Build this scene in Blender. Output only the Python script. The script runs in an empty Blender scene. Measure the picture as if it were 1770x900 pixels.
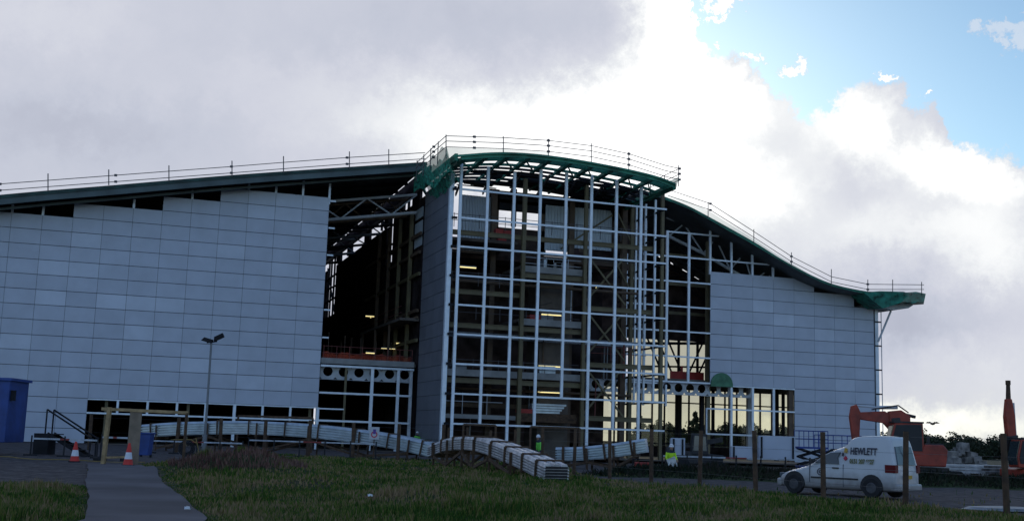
import bpy, bmesh, math, random
import numpy as np
from mathutils import Vector, Matrix
R_=math.radians
random.seed(5); np.random.seed(5)
SC=bpy.context.scene
COL=SC.collection
# ------------------------------------------------------------------ camera
F,PT,RL,YAW,XC,DC,EYE=2014.47,.1506,.0315,.3172,-16.514,104.062,1.6
CAM=np.array([XC,-DC,EYE]); cy,sy=math.cos(YAW),math.sin(YAW)
FW=np.array([sy*math.cos(PT),cy*math.cos(PT),math.sin(PT)])
_r=np.array([cy,-sy,0.]); _u=np.cross(_r,FW)
RT=math.cos(RL)*_r+math.sin(RL)*_u; UP=-math.sin(RL)*_r+math.cos(RL)*_u
def ray(px,py): return FW*F+RT*(px-885)-UP*(py-450)
def P(px,py,Y):            # a photo point read off on the plane y = Y of the building's axes
    d=ray(px,py); return Vector(CAM+d*((Y+DC)/d[1]))
def PX(px,py,X):
    d=ray(px,py); return Vector(CAM+d*((X-XC)/d[0]))
def C(l,d,z=0.0): return Vector((XC+l*cy+d*sy,-DC-l*sy+d*cy,z))   # metres to the right / ahead of where the photographer stands
def K(px,py,dep):          # point at ahead-distance dep
    d=ray(px,py); t=dep/(d[0]*sy+d[1]*cy); return Vector(CAM+d*t)
def az(deg):               # world z-rotation of a local +x axis heading deg right of ahead
    a=R_(deg); v=C(math.sin(a),math.cos(a))-C(0,0); return math.atan2(v.y,v.x)
cd=bpy.data.cameras.new('camera'); cam=bpy.data.objects.new('camera',cd); COL.objects.link(cam)
cd.lens=36*F/1770; cd.sensor_width=36; cd.clip_start=.1; cd.clip_end=5000
M=Matrix([[RT[i],UP[i],-FW[i],CAM[i]] for i in range(3)]+[[0,0,0,1]]); cam.matrix_world=M
SC.camera=cam
# ------------------------------------------------------------------ sky
W=bpy.data.worlds.new('World'); SC.world=W; W.use_nodes=True
nt=W.node_tree; nt.nodes.clear(); N=nt.nodes; L=nt.links
SUN_EL=15.5; SUN_AZ_RIGHT=2.0
sv=C(math.sin(R_(SUN_AZ_RIGHT)),math.cos(R_(SUN_AZ_RIGHT)))-C(0,0)
SUNV=Vector((sv.x*math.cos(R_(SUN_EL)),sv.y*math.cos(R_(SUN_EL)),math.sin(R_(SUN_EL)))).normalized()
def lk(a,b): L.new(a,b)
def mth(op,*a,clamp=False):
    n=N.new('ShaderNodeMath'); n.operation=op; n.use_clamp=clamp
    for i,v in enumerate(a):
        if isinstance(v,(int,float)): n.inputs[i].default_value=v
        else: lk(v,n.inputs[i])
    return n.outputs[0]
def sstep(x,a,b):
    n=N.new('ShaderNodeMapRange'); n.interpolation_type='SMOOTHSTEP'; lk(x,n.inputs[0])
    n.inputs[1].default_value=a; n.inputs[2].default_value=b; return n.outputs[0]
def mixc(f,a,b,mode='MIX'):
    n=N.new('ShaderNodeMix'); n.data_type='RGBA'; n.blend_type=mode
    for i,v in ((0,f),(6,a),(7,b)):
        if isinstance(v,(int,float)): n.inputs[i].default_value=v
        elif isinstance(v,tuple): n.inputs[i].default_value=(*v,1)
        else: lk(v,n.inputs[i])
    return n.outputs[2]
tc=N.new('ShaderNodeTexCoord'); DIR=tc.outputs['Generated']
def dot(v):
    n=N.new('ShaderNodeVectorMath'); n.operation='DOT_PRODUCT'; lk(DIR,n.inputs[0]); n.inputs[1].default_value=v; return n.outputs['Value']
dh=dot((sy,cy,0)); dr=dot((cy,-sy,0)); dz=dot((0,0,1))
den=mth('MAXIMUM',dh,.12)
u0=mth('DIVIDE',dr,den); v0=mth('DIVIDE',dz,den)
def noise(scale,detail,rough=.55,vec=None,dist=0):
    n=N.new('ShaderNodeTexNoise'); n.inputs['Scale'].default_value=scale; n.inputs['Detail'].default_value=detail
    n.inputs['Roughness'].default_value=rough; n.inputs['Distortion'].default_value=dist
    lk(vec if vec else DIR,n.inputs['Vector']); return n
nz=noise(30,11,.70); sp=N.new('ShaderNodeSeparateColor'); lk(nz.outputs['Color'],sp.inputs[0])
def pert(x,ch,amt): return mth('ADD',x,mth('MULTIPLY',mth('SUBTRACT',sp.outputs[ch],.5),amt))
u=pert(u0,0,.075); v=pert(v0,1,.075)
us=pert(u0,0,.12); vs=pert(v0,1,.12)
def uv(px,py):
    d=ray(px,py); h=d[0]*sy+d[1]*cy; return (float((d[0]*cy-d[1]*sy)/h),float(d[2]/h))
def blob(px,py,rx,ry,rot=0,soft=False):
    c=uv(px,py); rx/=F; ry/=F; a=R_(rot)
    U_,V_=(us,vs) if soft else (u,v)
    du=mth('SUBTRACT',U_,c[0]); dv=mth('SUBTRACT',V_,c[1])
    x=mth('DIVIDE',mth('ADD',mth('MULTIPLY',du,math.cos(a)),mth('MULTIPLY',dv,math.sin(a))),rx)
    y=mth('DIVIDE',mth('SUBTRACT',mth('MULTIPLY',dv,math.cos(a)),mth('MULTIPLY',du,math.sin(a))),ry)
    return mth('ADD',mth('MULTIPLY',x,x),mth('MULTIPLY',y,y))
def gauss(*a,**k): return mth('EXPONENT',mth('MULTIPLY',blob(*a,**k),-1.0))
# upper edge of the cloud bank: blue sky above it on the right
fc=N.new('ShaderNodeFloatCurve'); cv=fc.mapping.curves[0]; fc.mapping.use_clip=False
edge=[(-200,-900),(1150,-900),(1196,62),(1240,92),(1290,100),(1330,150),(1390,200),(1425,190),(1462,152),(1500,138),(1545,128),(1575,165),(1630,195),(1650,250),(1700,262),(1770,268),(1900,280)]
U0,U1=-1.0,1.0
pts=[]
for px,py in edge:
    a,b=uv(px,py); pts.append(((a-U0)/(U1-U0),min(b,.9)))
pts=[(0,.9)]+[q for q in pts if 0<q[0]<1]+[(1,.2)]
cv.points[0].location=pts[0]; cv.points[1].location=pts[-1]
for q in pts[1:-1]: cv.points.new(*q)
for q in cv.points: q.handle_type='VECTOR'
fc.mapping.update()
lk(mth('DIVIDE',mth('SUBTRACT',u,U0),U1-U0,clamp=True),fc.inputs['Value'])
cover=sstep(mth('SUBTRACT',fc.outputs[0],v),-.002,.009)
# torn wisps in the blue
nw=noise(105,9,.75)
wisp=None
for a in [(1255,0,55,16,12),(1240,28,34,8,24),(1310,105,22,11,-20),(1368,120,30,14,-8),(1250,75,8,14,10),(1740,50,60,20,15),(1765,60,40,25,0),(1530,122,14,8,0),(1610,158,16,4,10)]:
    b=blob(*a); s=sstep(mth('ADD',b,mth('MULTIPLY',mth('SUBTRACT',nw.outputs['Fac'],.5),6.0)),1.1,.2)
    if a[0]>1700: s=mth('MULTIPLY',s,.55)
    wisp=s if wisp is None else mth('MAXIMUM',wisp,s)
cover=mth('MAXIMUM',cover,wisp)
# brightness of the cloud
nb=noise(5.5,7,.55,dist=.3); nf=noise(13,9,.62,dist=.5)
val=mth('ADD',.50,mth('MULTIPLY',mth('SUBTRACT',nb.outputs['Fac'],.5),.20))
val=mth('ADD',val,mth('MULTIPLY',wisp,.55))
val=mth('ADD',val,mth('MULTIPLY',mth('SUBTRACT',nf.outputs['Fac'],.5),.16))
for amt,a,k in [(.9,(940,270,300,110,-12),{}),(.75,(1110,200,140,130,0),{}),(.9,(1165,30,75,110,20),{}),(.7,(1250,170,110,70,-25),{}),(.6,(1480,200,110,70,0),{}),
                (.55,(1640,290,170,45,-12),{}),(.42,(1560,380,220,60,20),{}),(.3,(1180,420,120,120,0),{}),(.42,(1720,440,90,90,0),{}),(.3,(1700,640,180,70,0),{}),(.45,(1560,730,300,36,0),{}),
                (.28,(1260,300,150,60,0),{}),(.15,(60,30,200,60,0),dict(soft=True)),(.1,(470,170,300,70,0),dict(soft=True)),(.25,(1250,318,55,5,9),{}),(.22,(1330,330,150,90,0),{}),
                (-.09,(800,70,330,90,6),dict(soft=True)),(-.12,(1060,110,110,70,0),dict(soft=True)),(-.10,(150,210,250,60,0),dict(soft=True)),(-.07,(1560,560,260,110,-20),dict(soft=True)),(-.08,(1450,400,150,60,15),dict(soft=True)),(-.08,(1690,560,90,70,0),dict(soft=True)),(.08,(1620,400,300,200,0),{}),(-.2,(1300,235,75,42,0),{}),(-.26,(1545,235,26,36,-20),{}),(-.22,(1650,350,90,26,10),{}),(-.16,(1560,560,120,70,0),{}),(.3,(330,735,2500,60,0),{})]:
    val=mth('ADD',val,mth('MULTIPLY',gauss(*a,**k),amt))
val=mth('MINIMUM',val,1.6)
cr=N.new('ShaderNodeValToRGB'); e=cr.color_ramp.elements
e[0].position=0; e[0].color=(.0,.0,.0,1); e[1].position=1; e[1].color=(1.45,1.45,1.45,1)
for p_,c_ in ((.20,(.45,.475,.575)),(.28,(.55,.58,.68)),(.36,(.63,.65,.74)),(.46,(.70,.72,.79)),(.56,(.85,.87,.90)),(.66,(1.02,1.03,1.03))):
    q=e.new(p_); q.color=(*c_,1)
lk(mth('DIVIDE',val,1.6),cr.inputs[0])
warm=gauss(1600,760,500,75)
cloud=mixc(mth('MULTIPLY',warm,.6),cr.outputs[0],(1.0,.98,.84),'MULTIPLY')
SKYS=.1
sky=N.new('ShaderNodeTexSky'); sky.sky_type='NISHITA'; sky.sun_disc=False
sky.sun_elevation=R_(SUN_EL); sky.sun_rotation=math.atan2(SUNV.x,SUNV.y); sky.air_density=1.0; sky.dust_density=.4; sky.ozone_density=1.5
blue=mixc(1.0,sky.outputs[0],(.84,1.10,1.26),'MULTIPLY')
cl10=mixc(1.0,cloud,(1/SKYS,)*3,'MULTIPLY')
front=mixc(cover,blue,cl10)
# behind the photographer: broken cloud with blue between
bk=noise(2.2,6,.55); bmask=sstep(bk.outputs['Fac'],.42,.62)
back=mixc(mth('MULTIPLY',bmask,.55),mixc(1.0,sky.outputs[0],(1.1,1.35,1.75),'MULTIPLY'),(4.2,5.4,8.2))
allsky=mixc(sstep(dh,.10,.42),back,front)
bg=N.new('ShaderNodeBackground'); bg.inputs['Strength'].default_value=SKYS; lk(allsky,bg.inputs['Color'])
wo=N.new('ShaderNodeOutputWorld'); lk(bg.outputs[0],wo.inputs[0])
# ------------------------------------------------------------------ sun (low, behind cloud and building)
sl=bpy.data.lights.new('sun','SUN'); sl.energy=.6; sl.angle=R_(11); sl.color=(1,.95,.86)
so=bpy.data.objects.new('sun',sl); COL.objects.link(so); so.rotation_euler=SUNV.to_track_quat('Z','Y').to_euler()
vs_=SC.view_settings; vs_.view_transform='Standard'; vs_.look='None'; vs_.exposure=0; vs_.gamma=1; vs_.use_curve_mapping=False
SC.cycles.max_bounces=5; SC.cycles.diffuse_bounces=3; SC.cycles.glossy_bounces=2; SC.cycles.transparent_max_bounces=12
SC.cycles.use_denoising=True
# ------------------------------------------------------------------ materials
MATS={}
def mat(name,col,rough=.6,metal=0,var=.12,scale=3.,bump=0.,bscale=30.,island=0.,emit=None,alpha=1,col2=None,spec=.5):
    m=bpy.data.materials.new(name); m.use_nodes=True; n=m.node_tree.nodes; l=m.node_tree.links
    b=n['Principled BSDF']; b.inputs['Roughness'].default_value=rough; b.inputs['Metallic'].default_value=metal
    b.inputs['Specular IOR Level'].default_value=spec
    tcn=n.new('ShaderNodeTexCoord'); nz=n.new('ShaderNodeTexNoise'); nz.inputs['Scale'].default_value=scale; nz.inputs['Detail'].default_value=6
    l.new(tcn.outputs['Object'],nz.inputs['Vector'])
    r=n.new('ShaderNodeValToRGB'); el=r.color_ramp.elements
    c2=col2 or tuple(c*(1-2*var) for c in col); c1=col if col2 else tuple(min(1,c*(1+var)) for c in col)
    el[0].position=.32; el[0].color=(*c2,1); el[1].position=.68; el[1].color=(*c1,1); l.new(nz.outputs['Fac'],r.inputs[0])
    out=r.outputs[0]
    if island:
        g=n.new('ShaderNodeNewGeometry'); mr=n.new('ShaderNodeMapRange'); l.new(g.outputs['Random Per Island'],mr.inputs[0])
        mr.inputs[3].default_value=1-island; mr.inputs[4].default_value=1+island
        mx=n.new('ShaderNodeVectorMath'); mx.operation='SCALE'; l.new(out,mx.inputs[0]); l.new(mr.outputs[0],mx.inputs['Scale']); out=mx.outputs[0]
    l.new(out,b.inputs['Base Color'])
    if bump:
        nb_=n.new('ShaderNodeTexNoise'); nb_.inputs['Scale'].default_value=bscale; nb_.inputs['Detail'].default_value=5; l.new(tcn.outputs['Object'],nb_.inputs['Vector'])
        bp=n.new('ShaderNodeBump'); bp.inputs['Strength'].default_value=bump; bp.inputs['Distance'].default_value=.02; l.new(nb_.outputs['Fac'],bp.inputs['Height']); l.new(bp.outputs[0],b.inputs['Normal'])
    if emit: b.inputs['Emission Color'].default_value=(*emit[:3],1); b.inputs['Emission Strength'].default_value=emit[3]
    if alpha<1: b.inputs['Alpha'].default_value=alpha
    MATS[name]=m; return m
mat('cladding',(.47,.505,.58),.42,.0,.04,.6,.15,8,island=.035)
mat('cladding_light',(.535,.575,.655),.38,.0,.04,.6,.15,8,island=.04)
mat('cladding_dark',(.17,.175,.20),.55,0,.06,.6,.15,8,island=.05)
mat('joint',(.10,.11,.125),.8)
mat('galvanised',(.74,.80,.86),.38,.15,.06,1.5)
mat('grey_paint',(.52,.54,.56),.5,0,.1,1)
mat('olive_primer',(.15,.12,.06),.6,0,.12,1.2)
mat('brown_steel',(.125,.08,.05),.7,0,.15,1.2)
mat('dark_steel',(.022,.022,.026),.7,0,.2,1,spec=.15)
mat('roof_skin',(.08,.09,.095),.55,.2,.2,.5)
mat('fascia_grey',(.085,.12,.12),.6,0,.2,.4)
mat('blockwork_shaded',(.085,.058,.05),.9,0,.3,.8,.3,6,spec=.1)  # inner walls, with the hall's gloom put into the base colour
mat('interior_shade',(.045,.034,.034),1,0,.3,.8,spec=0)  # near-black wall colour standing in for shade deep inside the building
mat('concrete',(.30,.30,.29),.85,0,.12,1,.2,12)
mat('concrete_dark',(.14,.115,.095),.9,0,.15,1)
mat('corrugated',(.44,.49,.54),.4,.3,.05,1)
mat('net_green',(.03,.30,.19),.8,0,.4,3.5,bump=.8,bscale=14,alpha=.72)
mat('net_green_loose',(.03,.22,.15),.8,0,.45,1.6,alpha=.8)
mat('net_green_thin',(.10,.50,.30),.8,0,.25,1.2,alpha=.34)
mat('dark_green',(.018,.055,.045),.65,0,.3,.8)
mat('green_eave',(.03,.22,.135),.65,0,.3,.8)
mat('scaffold',(.12,.11,.11),.6,.2,.1,1)
mat('scaffold_red',(.20,.06,.05),.6,.2,.1,1)
mat('coupler',(.25,.22,.06),.6,.3,.1,1)
mat('orange_mesh',(.50,.07,.03),.8,0,.2,1,alpha=.55)
mat('red_paint',(.40,.03,.02),.6,0,.15,1)
mat('tube_light',(1,.85,.35),.5,0,0,1,emit=(1,.82,.36,1.15))
mat('timber',(.40,.27,.13),.75,0,.2,4,.3,20)
mat('timber_dark',(.088,.048,.024),.8,0,.25,4,.4,20)
mat('plywood',(.24,.18,.125),.75,0,.12,3,.2,12)
mat('sheet_metal',(.50,.56,.60),.32,.5,.10,2.5)
mat('sheet_metal_brown',(.72,.69,.68),.42,.25,.22,2.2)
mat('cabin_blue',(.018,.055,.24),.5,0,.15,1.5,.1,10)
mat('blue_paint',(.02,.05,.25),.5,0,.15,2)
mat('white_paint',(.72,.74,.76),.35,0,.05,3)
mat('dirty_white',(.62,.62,.60),.45,0,.16,3.5)
mat('glass_dark',(.03,.045,.05),.08,0,.1,1,spec=.8)
mat('glass_pale',(.07,.10,.125),.12,0,.1,1,spec=.8)
mat('rubber',(.018,.018,.02),.85,0,.2,5)
mat('hub',(.07,.07,.075),.6,.2,.2,5)
mat('black_plastic',(.02,.02,.022),.6)
mat('excavator_orange',(.33,.04,.018),.5,0,.2,2)
mat('excavator_dark',(.035,.03,.03),.6,0,.3,2)
mat('cone_red',(.62,.03,.02),.55,0,.08,3)
mat('barrier_white',(.45,.48,.52),.5,0,.15,3)
mat('barrier_red',(.25,.03,.025),.6,0,.1,3)
mat('cone_white',(.75,.76,.80),.4,0,.05,3)
mat('text_black',(.03,.03,.05),.5)
mat('text_olive',(.16,.16,.06),.5)
mat('hose_yellow',(.28,.19,.05),.7)
mat('yellow_paint',(.60,.35,.03),.5)
mat('yellow_hivis',(.55,.85,.04),.7,0,.08,6,spec=.2)
mat('hivis_green',(.20,.70,.10),.7,0,.08,6,spec=.2)
mat('skin',(.42,.25,.18),.6); mat('hair',(.03,.02,.015),.8)
mat('trousers',(.03,.035,.06),.85); mat('helmet',(.75,.76,.78),.35)
mat('rubble',(.24,.22,.20),.9,0,.35,2,.5,8)
mat('bark',(.05,.035,.022),.9,0,.2,6,.5,15)
mat('foliage',(.035,.05,.018),.8,0,.3,.3,island=.3)
mat('foliage_pine',(.018,.032,.016),.8,0,.3,.3,island=.3)
mat('steel_wire',(.12,.12,.12),.5,.4)
mat('puddle',(.22,.22,.225),.55,0,.25,2)
mat('lamp_red',(.14,.01,.012),.45,spec=.2)
mat('dark_galv',(.20,.21,.22),.5,.2,.1,1)
mat('sign_white',(.50,.50,.52),.5,0,.03); mat('sign_red',(.55,.02,.05),.5); mat('sign_purple',(.12,.05,.30),.5)
def grass_mat(name,cols,rough=.8):
    m=bpy.data.materials.new(name); m.use_nodes=True; n=m.node_tree.nodes; l=m.node_tree.links; b=n['Principled BSDF']
    g=n.new('ShaderNodeNewGeometry'); nz=n.new('ShaderNodeTexNoise'); nz.inputs['Scale'].default_value=.33; nz.inputs['Detail'].default_value=5; nz.inputs['Roughness'].default_value=.6
    l.new(g.outputs['Position'],nz.inputs['Vector'])
    a=n.new('ShaderNodeMath'); a.operation='MULTIPLY_ADD'; l.new(g.outputs['Random Per Island'],a.inputs[0]); a.inputs[1].default_value=.35
    l.new(nz.outputs['Fac'],a.inputs[2]); s=n.new('ShaderNodeMath'); s.operation='SUBTRACT'; l.new(a.outputs[0],s.inputs[0]); s.inputs[1].default_value=.36; s.operation='MULTIPLY_ADD'; s.inputs[1].default_value=1.55; s.inputs[2].default_value=-.53
    r=n.new('ShaderNodeValToRGB'); el=r.color_ramp.elements; el[0].position=.3; el[0].color=(*cols[0],1); el[1].position=.74; el[1].color=(*cols[-1],1)
    for i,c in enumerate(cols[1:-1]):
        q=el.new(.3+.44*(i+1)/(len(cols)-1)); q.color=(*c,1)
    l.new(s.outputs[0],r.inputs[0]); l.new(r.outputs[0],b.inputs['Base Color']); b.inputs['Roughness'].default_value=rough; b.inputs['Specular IOR Level'].default_value=.15
    MATS[name]=m
grass_mat('grass',[(.030,.072,.010),(.072,.138,.015),(.165,.150,.038),(.29,.195,.105)])
grass_mat('dead_bracken',[(.09,.045,.035),(.20,.10,.08),(.13,.085,.05),(.24,.13,.11)])
grass_mat('weeds',[(.010,.018,.010),(.020,.030,.014),(.03,.028,.018),(.04,.032,.025)])
# ------------------------------------------------------------------ mesh helpers
class MB:
    def __init__(s): s.v=[]; s.f=[]; s.m=[]; s.mi=0
    def add(s,vs,fs):
        o=len(s.v); s.v+=[tuple(x) for x in vs]; s.f+=[tuple(i+o for i in f) for f in fs]; s.m+=[s.mi]*len(fs); return s
    def box(s,x0,x1,y0,y1,z0,z1):
        return s.add([(x0,y0,z0),(x1,y0,z0),(x1,y1,z0),(x0,y1,z0),(x0,y0,z1),(x1,y0,z1),(x1,y1,z1),(x0,y1,z1)],
              [(0,3,2,1),(4,5,6,7),(0,1,5,4),(1,2,6,5),(2,3,7,6),(3,0,4,7)])
    def bar(s,a,b,w,h,up=(0,0,1)):
        a,b=Vector(a),Vector(b); d=(b-a).normalized(); up=Vector(up)
        if abs(d.dot(up))>.98: up=Vector((0,1,0))
        x=d.cross(up).normalized(); z=x.cross(d).normalized(); x*=w/2; z*=h/2
        vs=[p+q for p in (a,b) for q in (-x-z,x-z,x+z,-x+z)]
        return s.add(vs,[(3,2,1,0),(4,5,6,7),(0,1,5,4),(1,2,6,5),(2,3,7,6),(3,0,4,7)])
    def tube(s,a,b,r,n=8,r2=None):
        a,b=Vector(a),Vector(b); d=(b-a).normalized(); up=Vector((0,0,1)) if abs(d.z)<.95 else Vector((0,1,0))
        x=d.cross(up).normalized(); y=d.cross(x); r2=r if r2 is None else r2
        vs=[a+(x*math.cos(t)+y*math.sin(t))*r for t in [2*math.pi*i/n for i in range(n)]]+[b+(x*math.cos(t)+y*math.sin(t))*r2 for t in [2*math.pi*i/n for i in range(n)]]
        return s.add(vs,[(i,(i+1)%n,n+(i+1)%n,n+i) for i in range(n)]+[tuple(range(n-1,-1,-1)),tuple(range(n,2*n))])
    def path(s,pts,r,n=6):
        for a,b in zip(pts[:-1],pts[1:]): s.tube(a,b,r,n)
        return s
    def lathe(s,prof,n=16,o=(0,0,0)):
        vs=[];k=len(prof)
        for i in range(n):
            t=2*math.pi*i/n
            for r,z in prof: vs.append((o[0]+r*math.cos(t),o[1]+r*math.sin(t),o[2]+z))
        fs=[(i*k+j,((i+1)%n)*k+j,((i+1)%n)*k+j+1,i*k+j+1) for i in range(n) for j in range(k-1)]
        return s.add(vs,fs)
    def prism(s,poly,fa,fb):     # poly 2-D; fa/fb map (a,b)->3-D for both faces
        n=len(poly); vs=[fa(*p) for p in poly]+[fb(*p) for p in poly]
        return s.add(vs,[tuple(range(n-1,-1,-1)),tuple(range(n,2*n))]+[(i,(i+1)%n,n+(i+1)%n,n+i) for i in range(n)])
    def sweep(s,secs,close=True,caps=True):
        n=len(secs[0]); vs=[p for sec in secs for p in sec]; fs=[]
        for i in range(len(secs)-1):
            for j in range(n if close else n-1):
                k=(j+1)%n; fs.append((i*n+j,i*n+k,(i+1)*n+k,(i+1)*n+j))
        if caps and close: fs+= [tuple(range(n-1,-1,-1)),tuple(range((len(secs)-1)*n,len(secs)*n))]
        return s.add(vs,fs)
    def build(s,name,m,parent=None,smooth=False,bevel=0,origin=None):
        me=bpy.data.meshes.new(name); vs=s.v
        o=bpy.data.objects.new(name,me)
        if origin is not None:
            vs=[(a-origin[0],b-origin[1],c-origin[2]) for a,b,c in vs]; o.location=origin
        me.from_pydata(vs,[],s.f)
        for q in (m if isinstance(m,(list,tuple)) else [m]): me.materials.append(MATS[q])
        me.polygons.foreach_set('material_index',s.m)
        me.validate(); bm=bmesh.new(); bm.from_mesh(me); bmesh.ops.recalc_face_normals(bm,faces=bm.faces); bm.to_mesh(me); bm.free()
        if smooth: me.shade_smooth()
        COL.objects.link(o)
        if parent: o.parent=parent
        if bevel:
            q=o.modifiers.new('b','BEVEL'); q.width=bevel; q.segments=2; q.limit_method='ANGLE'
        return o
def tag(o,label=None,cat=None,group=None,kind=None):
    for k,v in (('label',label),('category',cat),('group',group),('kind',kind)):
        if v: o[k]=v
    return o
def empty(name,label,cat,loc=(0,0,0),rz=0,group=None):
    o=bpy.data.objects.new(name,None); COL.objects.link(o); o.location=loc; o.rotation_euler=(0,0,rz); o.empty_display_size=.3
    return tag(o,label,cat,group)
def kids(o): return [c for c in bpy.data.objects if c.parent==o]
def copy_tree(o,parent=None):
    c=o.copy(); COL.objects.link(c); c.parent=parent
    for ch in kids(o): copy_tree(ch,c)
    return c
def catmull(pts,n=8):
    pts=[np.array(p,float) for p in pts]; q=[2*pts[0]-pts[1]]+pts+[2*pts[-1]-pts[-2]]; out=[]
    for i in range(1,len(q)-2):
        for k in range(n):
            t=k/n; out.append(.5*((2*q[i])+(-q[i-1]+q[i+1])*t+(2*q[i-1]-5*q[i]+4*q[i+1]-q[i+2])*t*t+(-q[i-1]+3*q[i]-3*q[i+1]+q[i+2])*t**3))
    out.append(pts[-1]); return [tuple(float(c) for c in p) for p in out]
def interp(pts,x):
    if x<=pts[0][0]: a,b=pts[0],pts[1]
    elif x>=pts[-1][0]: a,b=pts[-2],pts[-1]
    else:
        for a,b in zip(pts[:-1],pts[1:]):
            if a[0]<=x<=b[0]: break
    return a[1]+(b[1]-a[1])*(x-a[0])/(b[0]-a[0])
# ------------------------------------------------------------------ terrain
def sm(x,a,b):
    t=min(1,max(0,(x-a)/(b-a))); return t*t*(3-2*t)
def hash_noise(x,y):
    return (math.sin(x*.9+1.3*math.sin(y*.7))+math.sin(y*1.1+1.7*math.sin(x*.63+2))+.6*math.sin(x*2.3+y*1.9)+.5*math.sin(x*3.7-y*2.9+1))/3.1
PATHL=[(-5.1,0),(-6.97,19.96),(-8.6,24.5),(-16.4,46.5),(-18.5,52)]
PATHR=[(-3.2,0),(-5.14,20.77),(-6.6,24.9),(-14.2,46.8),(-16.3,52)]
def xat(pl,d):
    for a,b in zip(pl[:-1],pl[1:]):
        if a[1]<=d<=b[1]: return a[0]+(b[0]-a[0])*(d-a[1])/(b[1]-a[1])
    return pl[-1][0]
def path_dist(l,d):
    if d>52: return 9
    a,b=xat(PATHL,d),xat(PATHR,d); return max(a-l,l-b)
TRACK=[(2.2,55.2),(4.9,44.2),(8.3,40),(10.96,35.8),(13.4,30.7),(16.5,24),(22,14),(60,14),(60,52.5),(30,52.5),(12,52.5),(6,53.2)]
def inpoly(x,y,P_):
    c=False;j=len(P_)-1
    for i in range(len(P_)):
        if (P_[i][1]>y)!=(P_[j][1]>y) and x<(P_[j][0]-P_[i][0])*(y-P_[i][1])/(P_[j][1]-P_[i][1])+P_[i][0]: c=not c
        j=i
    return c
def track_in(l,d): return inpoly(l,d,TRACK)
def height(l,d):
    h=0.0
    w=sm(path_dist(l,d),.1,1.2)
    near=1-sm(d,70,80)
    tr=sm(l-(4.5+(50-d)*.42),-1.5,.3) if d<56 else 0
    h+=hash_noise(l*.55,d*.4)*.11*w*near*(1-tr)
    h+=hash_noise(l*1.6+4,d*1.2)*.035*w*near
    h+=.78*math.exp(-(((l+9.3)/2.6)**2+((d-41.5)/2.4)**2)*1.0)*(1+.2*hash_noise(l*3,d*3))
    h+=.30*math.exp(-(((l+5.2)/1.9)**2+((d-33)/1.6)**2))
    h+=.22*math.exp(-(((l+2.0)/2.5)**2+((d-29)/1.8)**2))
    h+=(.42+.16*hash_noise(l*.8,1))*math.exp(-((d-55.3)/1.35)**2)*sm(l,3.2,6.5)*(1-sm(l,70,90))
    if l>4: h-=.3*sm(d,56,58)*(1-sm(d,300,500))*sm(l,4,6)
    return h
def axis(lo,hi,step,far0,far1,g):
    a=list(np.arange(lo,hi,step)); x=hi; s=step
    while x<far1: a.append(x); s*=g; x+=s
    a.append(far1); x=lo-step; s=step; b=[]
    while x>far0: b.append(x); s*=g; x-=s
    b.append(far0); return b[::-1]+a
la=axis(-34,40,.4,-1600,1600,1.25); da=axis(15,82,.35,-120,2600,1.25)
vs=[];zone=[]
for d in da:
    for l in la:
        vs.append(tuple(C(l,d,height(l,d))))
        n_=hash_noise(l*1.3,d*1.1)*.8
        dirt=0.
        if l<xat(PATHR,min(d,52))+.0 and d<=52: dirt=sm(d+n_*2.2,30.0,31.2)
        elif d>52: dirt=1-.0
        if l>-14 and 52<d<=75 and l<3.4: dirt=sm(d+n_*2,68,73)
        if l>3 and d<=53: dirt=1 if track_in(l+n_*.25,d+n_*.25) else 0
        if 53<d<57.5 and l>3.4: dirt=0
        if d>120: dirt=.35
        zone.append(dirt)
nl=len(la)
fs=[(j*nl+i,j*nl+i+1,(j+1)*nl+i+1,(j+1)*nl+i) for j in range(len(da)-1) for i in range(nl-1)]
me=bpy.data.meshes.new('ground'); me.from_pydata(vs,[],fs); me.shade_smooth()
at=me.attributes.new('dirt','FLOAT','POINT'); at.data.foreach_set('value',zone)
gm=bpy.data.materials.new('ground'); gm.use_nodes=True; n=gm.node_tree.nodes; l=gm.node_tree.links; b=n['Principled BSDF']; b.inputs['Roughness'].default_value=.95; b.inputs['Specular IOR Level'].default_value=.1
g=n.new('ShaderNodeNewGeometry')
def gnoise(s,det=6):
    q=n.new('ShaderNodeTexNoise'); q.inputs['Scale'].default_value=s; q.inputs['Detail'].default_value=det; q.inputs['Roughness'].default_value=.65; l.new(g.outputs['Position'],q.inputs['Vector']); return q.outputs['Fac']
def gramp(f,cols):
    r=n.new('ShaderNodeValToRGB'); el=r.color_ramp.elements; el[0].position=.33; el[0].color=(*cols[0],1); el[1].position=.68; el[1].color=(*cols[-1],1)
    for i,c in enumerate(cols[1:-1]): q=el.new(.33+.35*(i+1)/(len(cols)-1)); q.color=(*c,1)
    l.new(f,r.inputs[0]); return r.outputs[0]
ga=gramp(gnoise(.5),[(.022,.040,.012),(.04,.055,.02),(.065,.055,.035)])
gb=gramp(gnoise(2.2,9),[(.055,.045,.042),(.10,.085,.082),(.15,.13,.125)])
ac=n.new('ShaderNodeAttribute'); ac.attribute_name='dirt'
mx=n.new('ShaderNodeMix'); mx.data_type='RGBA'; l.new(ac.outputs['Fac'],mx.inputs[0]); l.new(ga,mx.inputs[6]); l.new(gb,mx.inputs[7]); l.new(mx.outputs[2],b.inputs['Base Color'])
bp=n.new('ShaderNodeBump'); bp.inputs['Strength'].default_value=.7; bp.inputs['Distance'].default_value=.06; l.new(gnoise(9,8),bp.inputs['Height']); l.new(bp.outputs[0],b.inputs['Normal'])
me.materials.append(gm); go=bpy.data.objects.new('ground',me); COL.objects.link(go); tag(go,'grass verge and bare building site ground','ground',kind='structure')
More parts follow.
